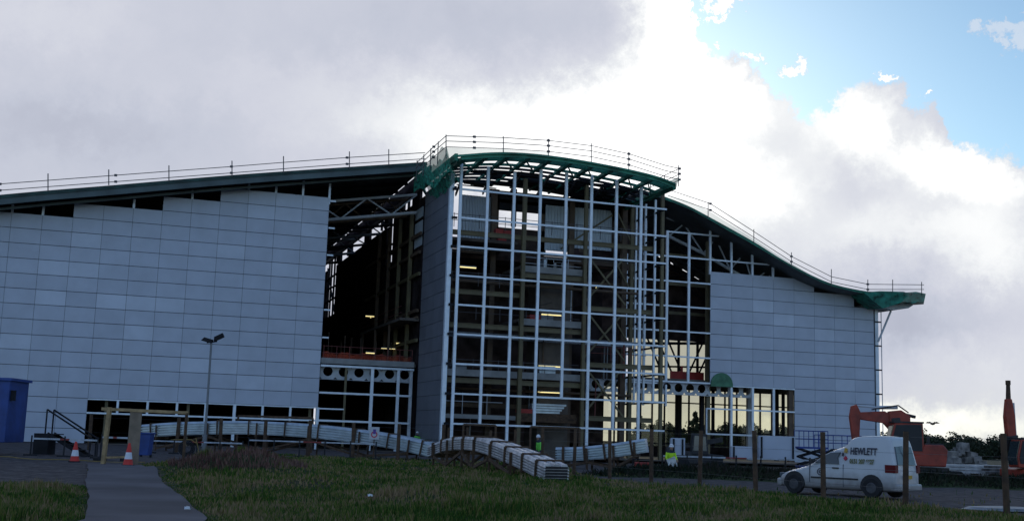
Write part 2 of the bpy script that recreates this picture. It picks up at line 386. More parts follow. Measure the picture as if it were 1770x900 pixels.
# path sheet
pv=[];pf=[]
ds=list(np.arange(0,48.6,.5))
for d in ds:
    a,b_=xat(PATHL,d),xat(PATHR,d); jit=hash_noise(d*.55,3)*.07; jit2=hash_noise(d*.6,8)*.08
    for k in range(7):
        ll=(a+jit)+(b_+jit2-a-jit)*k/6; pv.append(tuple(C(ll,d,max(0.0,height(ll,d))+.035)))
for j in range(len(ds)-1):
    for k in range(6): pf.append((j*7+k,j*7+k+1,(j+1)*7+k+1,(j+1)*7+k))
mat('tarmac',(.135,.125,.130),.9,0,.16,.35,.12,25,spec=.1)
me=bpy.data.meshes.new('path'); me.from_pydata(pv,[],pf); me.shade_smooth(); me.materials.append(MATS['tarmac']); po=bpy.data.objects.new('path',me); COL.objects.link(po); tag(po,'worn tarmac footpath leading to the timber doorway','path',kind='structure')
# ------------------------------------------------------------------ vegetation masses
def blades(name,spots,mt,label,cat,lean=.35):
    n_=len(spots); s=np.array(spots); a=np.random.rand(n_)*6.283; th=np.random.rand(n_)*6.283
    base=s[:,:3]; hgt=s[:,3]; wid=s[:,4]
    dx=np.stack([np.cos(a),np.sin(a),0*a],1)*wid[:,None]/2
    tip=np.stack([np.cos(th)*hgt*lean*np.random.rand(n_)*1.6,np.sin(th)*hgt*lean*np.random.rand(n_)*1.6,hgt],1)
    mid=tip*.5; mid[:,2]*=1.15
    v=np.stack([base-dx,base+dx,base+mid+dx*.7,base+mid-dx*.7,base+tip],1).reshape(-1,3)
    i=np.arange(n_)*5
    me=bpy.data.meshes.new(name); me.vertices.add(len(v)); me.vertices.foreach_set('co',v.ravel())
    loops=np.stack([i,i+1,i+2,i+3,i+3,i+2,i+4],1).ravel(); me.loops.add(len(loops)); me.loops.foreach_set('vertex_index',loops)
    me.polygons.add(n_*2); st=np.stack([np.arange(n_)*7,np.arange(n_)*7+4],1).ravel(); me.polygons.foreach_set('loop_start',st)
    me.update(calc_edges=True); me.materials.append(MATS[mt]); o=bpy.data.objects.new(name,me); COL.objects.link(o); return tag(o,label,cat,kind='stuff')
sp1=[];sp2=[]
def try_spot(l,d,den_scale):
    pd=path_dist(l,d)
    if pd<-.06-.10*hash_noise(d*2.3,l)+.12*random.random(): return
    if l<xat(PATHL,min(d,52)) and d>30.3+hash_noise(l*1.3,d)*1.2: return
    if track_in(l,d) and random.random()>.012: return
    z=height(l,d); q=C(l,d,z-.02)
    heap=math.exp(-(((l+9.3)/2.3)**2+((d-41.2)/2.3)**2))
    tuft=.6+.9*max(0,hash_noise(l*.8+2,d*.7))
    edge_=min(1,.35+pd*.8) if pd<2 else 1
    if heap>.35: sp2.append((q.x,q.y,q.z,.10+.2*random.random(),.03+.03*random.random()))
    else: sp1.append((q.x,q.y,q.z,(.07+.17*random.random())*tuft*edge_,(.012+.018*random.random())*den_scale))
for d0,d1,dens,ws in ((18.5,24,420,1.),(24,32,230,1.4),(32,45,95,2.2),(45,76,30,3.6)):
    lw=.475*d1; nn=int((d1-d0)*2*lw*dens)
    for _ in range(nn):
        d=d0+(d1-d0)*random.random(); l_=(random.random()*2-1)*.475*d
        if d>45 and not (-15.5<l_<5.5): continue
        if d>54 and l_>3.5: continue
        try_spot(l_,d,ws)
rt2=random.Random(4)
for _ in range(330):     # coarse tussocks
    d=20+34*rt2.random()**1.2; l_=(rt2.random()*2-1)*.46*d
    if path_dist(l_,d)<.5 or track_in(l_,d) or (l_<xat(PATHL,min(d,52)) and d>29.5) or (d>45 and not(-14<l_<3.2)): continue
    if hash_noise(l_*.5+1,d*.45)<-.05 and rt2.random()<.8: continue
    n3=int(70+90*rt2.random()); rr=.22+.35*rt2.random(); hh=.16+.22*rt2.random()
    for _k in range(n3):
        a_=rt2.random()*6.28; q_=rt2.random()**.6*rr; ll,dd=l_+q_*math.cos(a_),d+q_*math.sin(a_); c_=C(ll,dd,height(ll,dd)-.02); sp1.append((c_.x,c_.y,c_.z,hh*(1.25-q_/rr*.7)*(.6+.5*rt2.random()),.02+.0006*d*rt2.random()))
blades('grass',sp1,'grass','rough uncut grass covering the foreground','grass')
blades('dead_bracken',sp2,'dead_bracken','reddish dead bracken covering the low heap beside the path','bracken')
sp3=[]
for _ in range(26000):
    l_=3.6+31*random.random(); d=53.0+random.random()*4.6
    f_=math.exp(-((d-55.0)/1.5)**2)
    if random.random()>f_*sm(l_,3.0,6): continue
    q=C(l_,d,height(l_,d)-.04); sp3.append((q.x,q.y,q.z,.10+.28*random.random()**2,.04+.06*random.random()))
blades('weeds',sp3,'weeds','dark weeds and scrub covering the earth bank behind the track','weeds',lean=.6)
# ------------------------------------------------------------------ far trees
def tree_proto(name,pine,h,w,seed):
    rs=random.Random(seed); root=bpy.data.objects.new(name,None); COL.objects.link(root)
    t=MB(); t.tube((0,0,-.3),(0,0,h*.55),.22,7,.12)
    for k in range(6):
        a=rs.random()*6.28; z=h*(.3+.07*k); t.tube((0,0,z),(math.cos(a)*w*.3,math.sin(a)*w*.3,z+h*.15),.09,5,.03)
    t.build('trunk','bark',root)
    c=MB()
    clumps=[]
    for k in range(26 if not pine else 22):
        if pine:
            z=h*(.2+.8*k/22); r=w*.5*(1-.92*k/22); a=rs.random()*6.28; q=rs.random()**.5*r; clumps.append((math.cos(a)*q,math.sin(a)*q,z,.5*r+.25,.7))
        else:
            a=rs.random()*6.28; q=rs.random()**.6*w*.38; z=h*(.08+.80*rs.random()*(1-.5*q/(w*.4))); clumps.append((math.cos(a)*q,math.sin(a)*q,z,w*(.13+.1*rs.random()),.8))
    for x,y,z,r,sq in clumps:
        for _ in range(70):
            a=rs.random()*6.28; e_=rs.uniform(-1,1); rr=r*(.55+.5*rs.random()); ce=math.sqrt(1-e_*e_)
            p=Vector((x+rr*ce*math.cos(a),y+rr*ce*math.sin(a),z+rr*e_*sq)); s=.16+.28*rs.random()
            d1=Vector((rs.uniform(-1,1),rs.uniform(-1,1),rs.uniform(-1,1))).normalized()*s; d2=d1.cross(Vector((rs.uniform(-1,1),rs.uniform(-1,1),rs.uniform(-1,1)))).normalized()*s*.7
            c.add([p-d1,p+d2,p+d1,p-d2],[(0,1,2,3)])
    c.build('crown','foliage_pine' if pine else 'foliage',root)
    return root
protos=[tree_proto('broadleaf_tree',False,7.5,7,1),tree_proto('broadleaf_tree',False,8.5,8.5,2),tree_proto('pine_tree',True,8.6,4.2,3),tree_proto('broadleaf_tree',False,6.4,7.5,4)]
used=set(); tr_=random.Random(9); ti=0
for row,(dep,sz) in enumerate(((318,.9),(345,1.05))):
    l_=38.0
    while l_<162:
        k=tr_.choice([0,1,3,0,1,3,2] if row else [0,1,3,3,0,1,3]); src=protos[k]
        if k in used: o=copy_tree(src)
        else: o=src; used.add(k)
        s=sz*(.94+.2*tr_.random()); o.location=C(l_,dep+tr_.uniform(-9,9),0); o.scale=(s,s,s*(.85+.25*tr_.random())); o.rotation_euler=(0,0,tr_.random()*6.28)
        kind='dark conifer' if k==2 else 'rounded broadleaf tree'
        tag(o,'%s in the distant treeline on the horizon behind the site'%kind,'tree','conifers in the distant treeline' if k==2 else 'rounded trees in the distant treeline')
        l_+=tr_.uniform(1.8,3.2)
for k,o in enumerate(protos):
    if k not in used:
        for c in kids(o): bpy.data.objects.remove(c)
        bpy.data.objects.remove(o)
# ================================================================== THE BUILDING
B=empty('leisure_arena','large unfinished arena building with grey panel walls and a curved roof','building',(0,0,0))
HR=1.2592; LT=22.63; WD=2.4
def panels(mb_p,mb_b,x0,zt,cols,light=(),y=0.,axis_='x',sgn=-1,dy=.05):
    """cols: list of (i, m_top, m_bottom); panels HR high, WD wide, hung from level zt"""
    g_=.02
    for i,m0,m1 in cols:
        m=m0
        while m<m1-1e-6:
            mm=min(m+1,m1); za,zb=zt-mm*HR+g_*1.3,zt-m*HR-g_*1.3; xa,xb=x0+i*WD+.013,x0+(i+1)*WD-.013
            mb_p.mi=1 if (i,m) in light else 0
            if axis_=='x': mb_p.box(xa,xb,y-dy,y,za,zb)
            m=mm
        if axis_=='x': mb_b.box(x0+i*WD,x0+(i+1)*WD,y+.004,y+.09,zt-m1*HR,zt-m0*HR-.02)
# left wall, column i spans x = (i-11)*WD
pl,pb=MB(),MB(); cols=[]
for i in range(-7,11):
    mt=5 if i<-4 else 4 if i<-1 else 3 if i<2 else 2 if i<5 else 1 if i<7 else 0
    cols.append((i,mt,17.95 if i<3 else 15))
panels(pl,pb,-11*WD,LT,cols,{(8,0),(8,1),(9,0),(9,1),(10,0),(10,2),(9,5),(7,4),(3,8),(4,8),(5,8),(1,6),(2,6),(1,8),(0,11),(6,12),(7,12),(2,4),(8,13),(9,13),(10,11),(4,10),(-2,7),(-3,9)})
w=pl.build('cladding_wall',['cladding','cladding_light'],B); w['label']='long left wall of grey panels with a stepped top'
pb.build('wall_backing','joint',w)
# right wall
RX=38.698; RZ=18.74
pr,pb=MB(),MB(); cols=[(i,0 if i<4 else 0,9 if i<4 else 14.86) for i in range(5)]+[(5,1,14.86),(6,1,14.86),(7,2,14.86)]
cols=[c for c in cols if c[0]!=4]
panels(pr,pb,RX,RZ,cols,{(2,2),(5,4),(1,5),(6,8),(3,3)})
panels(pr,pb,RX,RZ,[(4,1,14.86)])
g_=.022; xa,xb=RX+4*WD+g_,RX+5*WD-g_; zb=RZ-g_; za=RZ-HR+g_
pr.mi=0
arc=[(xa,za),(xb,za)]+[(xb-.75+.75*math.cos(t),zb-.75+.75*math.sin(t)) for t in [math.pi/2*k/6 for k in range(7)]]+[(xa,zb)]
pr.prism(arc,lambda a,b:(a,-.05,b),lambda a,b:(a,0,b))
w=pr.build('cladding_wall',['cladding','cladding_light'],B); w['label']='right wall of grey panels stepping down to the end corner'
pb.build('wall_backing','joint',w)
# end wall on the right and its corner tube
e=MB()
for m in range(2,15):
    if m>8: continue
    for k in range(6): e.box(RX+8*WD-.06,RX+8*WD,.05+k*2.4+.02,.05+(k+1)*2.4-.02,max(.1,RZ-(m+1)*HR+.02),RZ-m*HR-.02)
w=e.build('end_wall','cladding_dark',B); 
XE=RX+8*WD
c_=MB(); c_.box(XE+.02,XE+.10,-.12,.0,.2,RZ-2*HR+.5); c_.build('corner_trim','joint',B)
c_=MB(); c_.box(XE+.22,XE+.62,.05,.32,.1,17.0); c_.build('corner_strip','galvanised',B)
for k in range(8):
    c_=MB(); z=RZ-3.1*HR-k*2.0*HR
    if z>0.5: c_.box(XE+.10,XE+.98,.0,.12,z-.07,z+.07); c_.build('bracket','dark_steel',B)
c_=MB(); c_.tube((XE+.98,.05,.1),(XE+.98,.05,16.4),.05,6); c_.build('downpipe','grey_paint',B)
# mullions and transoms
BX,BY=9.484,-10.286; BZ=22.35; BT=2.4692
def mull(x,y,z0,z1,r=.12,m='galvanised'):
    b_=MB(); b_.box(x-r,x+r,y-.10,y+.12,z0,z1); return b_.build('mullion',m,B,bevel=.02)
def trans(a,b,r=.075,m='galvanised'):
    b_=MB(); b_.bar(a,b,.14,2*r); return b_.build('transom',m,B)
tops=[283,290,300,295,300,305,313,320]; tx=[797,845,890,935,980,1022,1065,1107]
bots=[.05,2.6,.05,2.6,5.05,.05,2.6,.05]
for k in range(8):
    q=P(tx[k],tops[k],BY); mull(BX+k*WD,BY,bots[k],q.z+.1)
for m in range(9):
    trans((BX-.05,BY-.02,BZ-m*BT),(BX+8*WD+.1,BY-.02,BZ-m*BT))
    b_=MB(); b_.box(BX-.62,BX-.16,BY+.12,BY+.26,BZ-m*BT-.1,BZ-m*BT+.1); b_.build('bracket','dark_steel',B)
# corner tube at the return and the return wall
q=P(783,300,BY+.6); b_=MB(); b_.box(BX-.86,BX-.48,BY+.3,BY+.75,.05,q.z); b_.build('corner_tube','galvanised',B,bevel=.03)
XR=BX-.55
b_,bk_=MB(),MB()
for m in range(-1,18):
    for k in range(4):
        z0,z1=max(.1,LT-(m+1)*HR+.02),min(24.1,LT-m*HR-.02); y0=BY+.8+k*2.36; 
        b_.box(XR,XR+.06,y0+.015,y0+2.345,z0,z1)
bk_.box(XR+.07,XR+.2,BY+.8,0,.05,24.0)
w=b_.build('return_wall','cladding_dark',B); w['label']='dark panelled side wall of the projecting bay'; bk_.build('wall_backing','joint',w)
# grid on the main facade line, right of the bay
TZ,TT=22.40,2.479
for nn in range(-4,0):
    mull(RX+nn*WD,.0,7.6 if nn!=-3 else 7.4,23.3 if nn<-2 else TZ+.1)
for nn,py in ((0,398),(1,415),(2,440),(3,462)):
    q=P(RX and (1228+nn*36),py,0); mull(RX+nn*WD,.06,RZ-.3,q.z+.3,.1)
for m in range(0,7):
    xe={0:RX+.9,1:RX+3.3*WD}.get(m,RX)
    trans((RX-4*WD if m else RX-2*WD,-.04,TZ-m*TT),(xe,-.04,TZ-m*TT))
for nn in (-3,-2):
    mull(RX+nn*WD,.0,5.1,7.2,.09)
trans((RX-4*WD,-.04,7.3),(RX-2.4*WD,-.04,7.3),.06); 
# right return of the bay, seen through the front grid
for k in range(1,5):
    mull(BX+8*WD,BY+k*2.1,5.0,TZ+1.2 if k<3 else TZ+2,.09)
for m in range(0,8): 
    b_=MB(); b_.bar((BX+8*WD,BY,BZ-m*BT),(BX+8*WD,0,BZ-m*BT),.12,.16); b_.build('transom','dark_steel',B)  # dark colour stands in for the backlit side of these transoms
# lower right opening
for nn,z0 in ((1,.2),(2,2.6),(3,2.6)): mull(RX+nn*WD,.0,z0,RZ-9*HR-.03,.12)
trans((RX-.3,-.04,TZ-7*TT),(RX+4*WD,-.04,TZ-7*TT)); trans((RX-.4,-.04,TZ-8*TT),(RX+2.1*WD,-.04,TZ-8*TT)); mull(RX-.35,.0,2.6,5.1,.06)
trans((RX+.7*WD,-.06,RZ-9*HR-.07),(RX+4*WD,-.06,RZ-9*HR-.07),.06)
b_=MB(); b_.box(RX+4*WD-.55,RX+4*WD-.02,.12,.5,.05,RZ-9*HR); b_.build('column','brown_steel',B)
# left wall: stubs above, strip below
for i in list(range(-6,12)):
    x=(i-11)*WD; mt=5 if i<-4 else 4 if i<-1 else 3 if i<2 else 2 if i<5 else 1 if i<7 else 0
    if i in (0,1,4,6,8,9,10,11): mull(x,.14,LT-mt*HR-.6,LT-mt*HR+(1.35 if i in(10,11) else .8),.10)
for k in range(6):
    b_=MB(); z=LT-HR*(.15+2*k*.985)-.1
    if k in (0,1,2,4,5): b_.box(.05,.62 if k else .6,-.03,.08,z-.09,z+.05); b_.build('transom_stub','galvanised',B)
ZB=LT-15*HR
for j,(z0,r) in {4:(ZB-1.25,.1),5:(ZB-1.25,.1),6:(ZB-1.25,.1),7:(.05,.13),8:(.05,.13),9:(ZB-1.3,.1),10:(ZB-1.3,.1),11:(.05,.13)}.items():
    mull((j-11)*WD,.02,z0,ZB-.03,r)
trans((-8*WD,-.04,2.55),(0,-.04,2.55),.07); trans((-8*WD,-.04,ZB-.06),(0,-.04,ZB-.06),.05)
for x in (-8*WD+1.5,-4.6*WD,-.6): b_=MB(); b_.box(x-.12,x+.12,.5,.7,.05,ZB+.3); b_.build('column','olive_primer',B)
# lower grid in the recess between wall and bay
XJ=8.35
for k,(mt,r) in {1:('olive_primer',.1),2:('galvanised',.14),3:('galvanised',.13)}.items(): mull(k*WD-.05,.02,.05,7.35,r,mt)
mull(XJ,.1,.05,7.3,.14,'grey_paint')
for z in (5.03,2.58): trans((.05,-.02,z),(XJ,-.02,z),.085)
trans((.05,-.05,7.42),(XJ+.2,-.05,7.42),.09)
trans((.1,-.06,3.62),(1.9*WD*.5,-.06,3.62),.06)
b_=MB(); b_.box(.05,XJ+.2,-.12,.5,7.62,8.12); w=b_.build('slab_edge','concrete',B)
# cellular beams (round holes)
def cell_beam(x0,x1,y,z0,z1,pitch,r,mt='grey_paint',dx=0):
    m_=MB(); zc=(z0+z1)/2+.1; n_=max(1,int((x1-x0)/pitch)); x=x0
    K_=20
    for c in range(n_):
        a,b=x0+c*(x1-x0)/n_,x0+(c+1)*(x1-x0)/n_; xc=(a+b)/2
        outer=[];inner=[]
        for k in range(K_):
            t=2*math.pi*k/K_; dx_,dz_=math.cos(t),math.sin(t)
            sx=(b-xc)/abs(dx_) if abs(dx_)>1e-6 else 1e9; sz=((z1-zc) if dz_>0 else (zc-z0))/abs(dz_) if abs(dz_)>1e-6 else 1e9
            s_=min(sx,sz); outer.append((xc+dx_*s_,zc+dz_*s_)); inner.append((xc+dx_*r,zc+dz_*r))
        for yy in (y,y+.03):
            vs_2=[(p[0],yy,p[1]) for p in outer]+[(p[0],yy,p[1]) for p in inner]
            m_.add(vs_2,[(k,(k+1)%K_,K_+(k+1)%K_,K_+k) for k in range(K_)])
        m_.add([(p[0],y,p[1]) for p in inner]+[(p[0],y+.03,p[1]) for p in inner],[(k,(k+1)%K_,K_+(k+1)%K_,K_+k) for k in range(K_)])
        for (cx,cz) in ((a,z0),(b,z0),(a,z1),(b,z1)): pass
    m_.box(x0,x1,y-.12,y+.15,z1,z1+.05); m_.box(x0,x1,y-.12,y+.15,z0-.05,z0)
    return m_.build('cellular_beam',mt,B)
cell_beam(.1,XJ+.2,.55,6.28,7.45,1.22,.43)
cell_beam(RX-5.2*WD,RX+2.2*WD,.9,6.35,7.45,1.22,.43)
# floor slabs
def slab(x0,x1,y0,y1,z,t=.3,m='concrete_dark',name='floor_slab'):
    b_=MB(); b_.box(x0,x1,y0,y1,z-t,z); return b_.build(name,m,B)
slab(-45,XR,.9,60,8.0); slab(29,XE-.3,1.3,13.8,7.9,.35)
slab(-45,XR-.1,.5,60,.06,.1,'concrete_dark'); slab(XR+.3,XE-.3,-9,13.8,.06,.1,'concrete_dark')
# ---- roofs
def roof(prof,y0,y1,t,name,m,fas=None,label=None):
    top=catmull(prof,8); b_=MB(); n_=len(top)
    vs_2=[]
    for (x,z) in top: vs_2+=[(x,y0,z),(x,y1,z),(x,y1,z-t),(x,y0,z-t)]
    fs_=[]
    for i in range(n_-1):
        for j in range(4): k=(j+1)%4; fs_.append((i*4+j,i*4+k,(i+1)*4+k,(i+1)*4+j))
    fs_+=[(3,2,1,0),tuple((n_-1)*4+k for k in range(4))]
    b_.add(vs_2,fs_); o=b_.build(name,m,B)
    if label:o['label']=label
    return top
YR=-2.5
LP=[P(x,y,YR) for x,y in [(0,338),(200,321),(400,304),(600,290),(738,281)]]; LP=[(q.x,q.z) for q in LP]
LP=[(-46,interp(LP,-46)-.3)]+LP
ltop=roof(LP,YR,60,.35,'roof_deck','roof_skin',label='long left roof slope rising to the bay')
RP=[P(x,y,YR) for x,y in [(1150,341),(1190,357),(1228,377),(1300,417),(1360,454),(1430,488),(1500,504),(1545,506)]]; RP=[(q.x,q.z) for q in RP]
RP=[(29.6,RP[0][1]+.55)]+RP
rtop=roof(RP,YR,14.4,.22,'roof_deck','roof_skin',label='right roof slope sweeping down to the end')
# layered fascia along the left eave
b_=MB()
for (a,b2) in zip(ltop[:-1],ltop[1:]):
    b_.bar((a[0],YR-.06,a[1]-.52),(b2[0],YR-.06,b2[1]-.52),.08,.50,)
b_.build('fascia','fascia_grey',B)
b_=MB()
for (a,b2) in zip(ltop[:-1],ltop[1:]): b_.bar((a[0],YR-.14,a[1]-.12),(b2[0],YR-.14,b2[1]-.12),.06,.3)
b_.build('gutter_board','dark_green',B)
b_=MB()
for (a,b2) in zip(ltop[:-1],ltop[1:]): b_.bar((a[0],YR+1.2,a[1]-.90),(b2[0],YR+1.2,b2[1]-.90),.2,.2)
b_.build('eave_beam','fascia_grey',B)
b_=MB()
for (a,b2) in zip(rtop[:-1],rtop[1:]): b_.bar((a[0],YR-.06,a[1]-.13),(b2[0],YR-.06,b2[1]-.13),.08,.28)
b_.build('fascia','dark_green',B)
# purlins under the left and right decks
for k in range(14):
    y=.8+k*4.2; b_=MB()
    for (a,b2) in zip(ltop[:-1],ltop[1:]): b_.bar((a[0],y,a[1]-.5),(b2[0],y,b2[1]-.5),.15,.28)
    b_.build('purlin','dark_steel',B)
# trusses
def truss(top,x0,x1,y,drop,depth,n_,r=.13,m='grey_paint',name='truss'):
    b_=MB(); xs=[x0+(x1-x0)*k/n_ for k in range(n_+1)]
    T=[(x,y,interp(top,x)-drop) for x in xs]; Bt=[(x,y,interp(top,x)-drop-depth) for x in xs]
    b_.path(T,r,8); b_.path(Bt,r*1.15,8)
    for k in range(n_):
        if k%2: b_.tube(T[k],Bt[k+1],r*.6,6)
        else: b_.tube(Bt[k],T[k+1],r*.6,6)
    return b_.build(name,m,B)
truss(ltop,-3.2,XR-.1,3.,2.0,1.75,5)
truss(ltop,-20,XR-.1,7,1.7,1.7,14,m='brown_steel'); truss(ltop,-30,XR-.1,19,1.6,1.7,18,m='dark_galv'); truss(ltop,-30,XR-.1,34,1.6,1.7,18,m='dark_galv'); truss(ltop,-40,XR-.1,13,1.6,1.7,18,m='dark_steel'); truss(ltop,-40,XR-.1,27,1.6,1.7,18,m='dark_steel'); truss(ltop,-40,XR-.1,42,1.6,1.7,18,m='dark_steel')
# right hall truss follows the slope
rt_=[(x,z) for x,z in rtop]
b_=MB()
A_=[P(x,y,2.5) for x,y in [(1152,376),(1212,398),(1262,425),(1310,452),(1350,478)]]; Bb=[P(x,y,2.5) for x,y in [(1156,408),(1216,438),(1262,466),(1300,487),(1330,500)]]
b_.path(A_,.10,8); b_.path(Bb,.17,8)
for k in range(4):
    b_.tube(Bb[k],(A_[k]+A_[k+1])/2,.09,6); b_.tube((A_[k]+A_[k+1])/2,Bb[k+1],.09,6)
b_.build('truss','grey_paint',B)
for y in (5.5,9,12.5): truss(rtop,30,55,y,1.2,1.7,10,m='dark_steel')
# interior walls of the halls
def wallbox(x0,x1,y0,y1,z0,z1,m='blockwork_shaded',name='inner_wall'):
    b_=MB(); b_.box(x0,x1,y0,y1,z0,z1); return b_.build(name,m,B)
wallbox(-45.2,XR,59.7,60,0,24.6); wallbox(-45.2,-45,.1,59.7,0,17)
# long side wall of the central volume, with openings under the roof
XS=XR+.25
b_=MB(); 
def seg(y0,y1,z0,z1): b_.box(XS,XS+.25,y0,y1,z0,z1)
seg(17.4,19.4,23.7,25.2); seg(27.2,30.4,23.7,25.2); seg(38.5,41.5,23.7,25.2); seg(46.5,49.2,23.7,25.2); seg(10.2,12.6,23.8,25.2); seg(3.2,6.4,23.8,25.2); seg(0,59.6,25.0,26.6)
seg(0,12.6,0,23.9); seg(12.6,14.6,0,24.84);seg(14.6,17.6,0,19.4); seg(17.6,49,0,23.5); seg(49,56.5,0,17.0); seg(56.5,59.6,0,23.7)
b_.build('inner_wall','interior_shade',B)
for y in (16.1,50.8,53.2,55.0,21,27.5,30,38.5,40.2,46,6,8.2): 
    b_=MB(); b_.box(XS,XS+.22,y-.16,y+.16,17 if y>48 else 19.4 if y<17 and y>15 else 23.7,25.6); b_.build('column','dark_steel',B)
for (y0,z0,y1,z1) in ((14.6,21.3,17.6,21.5),(14.6,20.3,17.6,20.4),(49,19.2,56.5,19.2),(49,20.8,56.5,21.0),(49,22.4,56.5,22.4),(49,17.2,53,20.8),(53,21,56.5,24),(19,23.6,21,25),(28,23.7,30,25),(0.3,23.6,3.2,25.2)):
    b_=MB(); b_.bar((XS+.1,y0,z0),(XS+.1,y1,z1),.18,.2); b_.build('brace','dark_steel',B)
b_=MB(); b_.bar((XS+.1,0,25.0),(XS+.1,59.6,25.0),.25,.4); b_.build('eave_beam','dark_steel',B)
# things fixed on the gap side of that wall
for y in (4.6,9.5,14.4,19.4): b_=MB(); b_.box(XS-.55,XS-.2,y-.18,y+.18,8,23); b_.build('column','olive_primer' if y<10 else 'brown_steel',B)
def corr(pts_fn,a0,a1,z0,z1,pitch=.3,amp=.05,m='corrugated'):
    b_=MB(); n_=int((a1-a0)/pitch*4); pr_=[]
    for k in range(n_+1):
        a=a0+(a1-a0)*k/n_; o_=amp*(0,1,1,0)[k%4]; pr_.append((a,o_))
    vs_2=[pts_fn(a,o_,z) for z in (z0,z1) for a,o_ in pr_]; n1=len(pr_)
    b_.add(vs_2,[(k,k+1,n1+k+1,n1+k) for k in range(n1-1)])
    vs_2=[pts_fn(a,o_-.03,z) for z in (z0,z1) for a,o_ in pr_]
    b_.add(vs_2,[(k,k+1,n1+k+1,n1+k) for k in range(n1-1)])
    return b_.build('corrugated_panel',m,B)
corr(lambda a,o,z:(XS-.1-o,a,z),1.2,4.2,19.2,21.6); corr(lambda a,o,z:(XS-.1-o,a,z),1.2,4.2,21.95,22.9)
for z,dz_ in ((18.3,1.1),(12.8,.9),(12.1,.2)):
    b_=MB(); b_.bar((XS-.3,1,z+.2),(XS-.3,14,z+.2),.25,.3); b_.build('beam','brown_steel',B)
b_=MB(); b_.box(XS-1.9,XS-.1,1,20,12.0,12.25); b_.build('gallery_floor','concrete_dark',B)
# orange edge barrier on the recess slab
b_=MB()
for k in range(8): b_.tube((.3+k*1.16,.3,8.1),(.3+k*1.16,.3,9.25),.03,6)
for z in (8.6,9.2): b_.tube((.2,.3,z),(XJ,.3,z),.03,6)
w=b_.build('edge_barrier','scaffold_red',B); b_=MB()
n_=24
vs_2=[];
for k in range(n_+1):
    x=.2+(XJ-.2)*k/n_; vs_2+=[(x,.42+.03*math.sin(k*2.1),8.13),(x,.4,8.62+.12*math.sin(k*1.3)+.07*math.sin(k*2.9))]
b_.add(vs_2,[(2*k,2*k+2,2*k+3,2*k+1) for k in range(n_)]); b_.build('barrier_mesh','orange_mesh',w)
# lit strip lights
def strip(px,py,Y,wpx):
    a=P(px-wpx/2,py,Y); b=P(px+wpx/2,py,Y); b.z=a.z; b_=MB(); b_.bar(a,b,.08,.085); b_.build('strip_light','tube_light',B)
    m_=MB(); m_.bar(a+Vector((0,0,.1)),b+Vector((0,0,.1)),.18,.07); m_.build('light_housing','grey_paint',B)
for a in ((640,609.5,9,15),(671,602,9,24),(697,593,9,24),(715,588.5,7,22),(642,546,22,20),(648,548.5,24,16)): strip(*a)
for a in ((809,461,-6,28),(953,543,-6,34),(950,632,-6,38),(949,677,-6,38),(1032,497,-6,4)): strip(*a)
# ---- central bay frame
yc=-8.2
def colm(px,py,Y,w_,m='olive_primer',z1=24.3,z0=.05):
    q=P(px,py,Y); b_=MB(); h_=w_/2
    b_.box(q.x-h_,q.x+h_,Y-h_,Y-h_+.05,z0,z1); b_.box(q.x-h_,q.x+h_,Y+h_-.05,Y+h_,z0,z1); b_.box(q.x-.04,q.x+.04,Y-h_+.05,Y+h_-.05,z0,z1)
    b_.box(q.x-h_,q.x-h_+.02,Y-h_+.05,Y+h_-.05,z0,z1)
    b_.build('column',m,B); return q.x
x1=colm(901,560,yc,.34); x2=colm(1009,560,yc,.30); x4=colm(1143,560,yc,.28); x3=colm(1090,560,-4,.32,z1=24)
colm(854,360,-2.5,.5,'brown_steel'); colm(988,370,-2.5,.5,'brown_steel'); colm(1076,560,-2.5,.52,'brown_steel'); colm(1224,500,1.2,.42,'olive_primer',22,0)
def beam(x0,x1_,Y,z,h_=.34,m='olive_primer'):
    b_=MB(); b_.box(x0,x1_,Y-.12,Y+.12,z-h_/2,z-h_/2+.05); b_.box(x0,x1_,Y-.12,Y+.12,z+h_/2-.05,z+h_/2); b_.box(x0,x1_,Y-.05,Y+.05,z-h_/2+.05,z+h_/2-.05); b_.build('beam',m,B)
XBL,XBR=XS+.3,BX+8*WD
for z,xa,xb in ((19.05,XBL,XBR-.1),(13.9,XBL,x1),(11.0,XBL,x2),(6.3,XBL,x2),(15.75,x1,x2),(13.2,x2,XBR),(8.2,x2,XBR),(3.5,x2,XBR)): beam(xa,xb,yc+.3,z,.42)
for z,xa,xb in ((18.2,x2,XBR),(16.2,x2,XBR),(4.4,XBL,x2)): beam(xa,xb,-2.4,z,.4,'brown_steel')
for z,xa,xb in ((7.15,XBL,x2),(11.85,x1,x2),(16.55,x1,x2),):
    b_=MB(); b_.box(xa,xb,yc+.6,yc+.75,z-.45,z+.12); b_.build('slab_edge','concrete',B)
    slab(xa,xb,yc+.8,-2.2,z+.1,.25)
slab(XBL,x2,-7.0,-2.2,3.5,.3); b_=MB(); b_.box(XBL,x1,-7.4,-7.25,3.1,3.45); b_.build('slab_edge','concrete',B)
b_=MB(); b_.box(x1,x2-.2,-7.4,-7.2,3.0,3.75); b_.build('edge_board','timber_dark',B)
b_=MB()
for k in range(4): b_.box(x1+1.6,x1+4.2+.2*k%1,-7.1,-6.5,3.8+k*.22,3.97+k*.22)
pk=b_.build('stacked_planks','sheet_metal',None); tag(pk,'stack of pale boards lying on the bay first floor','boards')
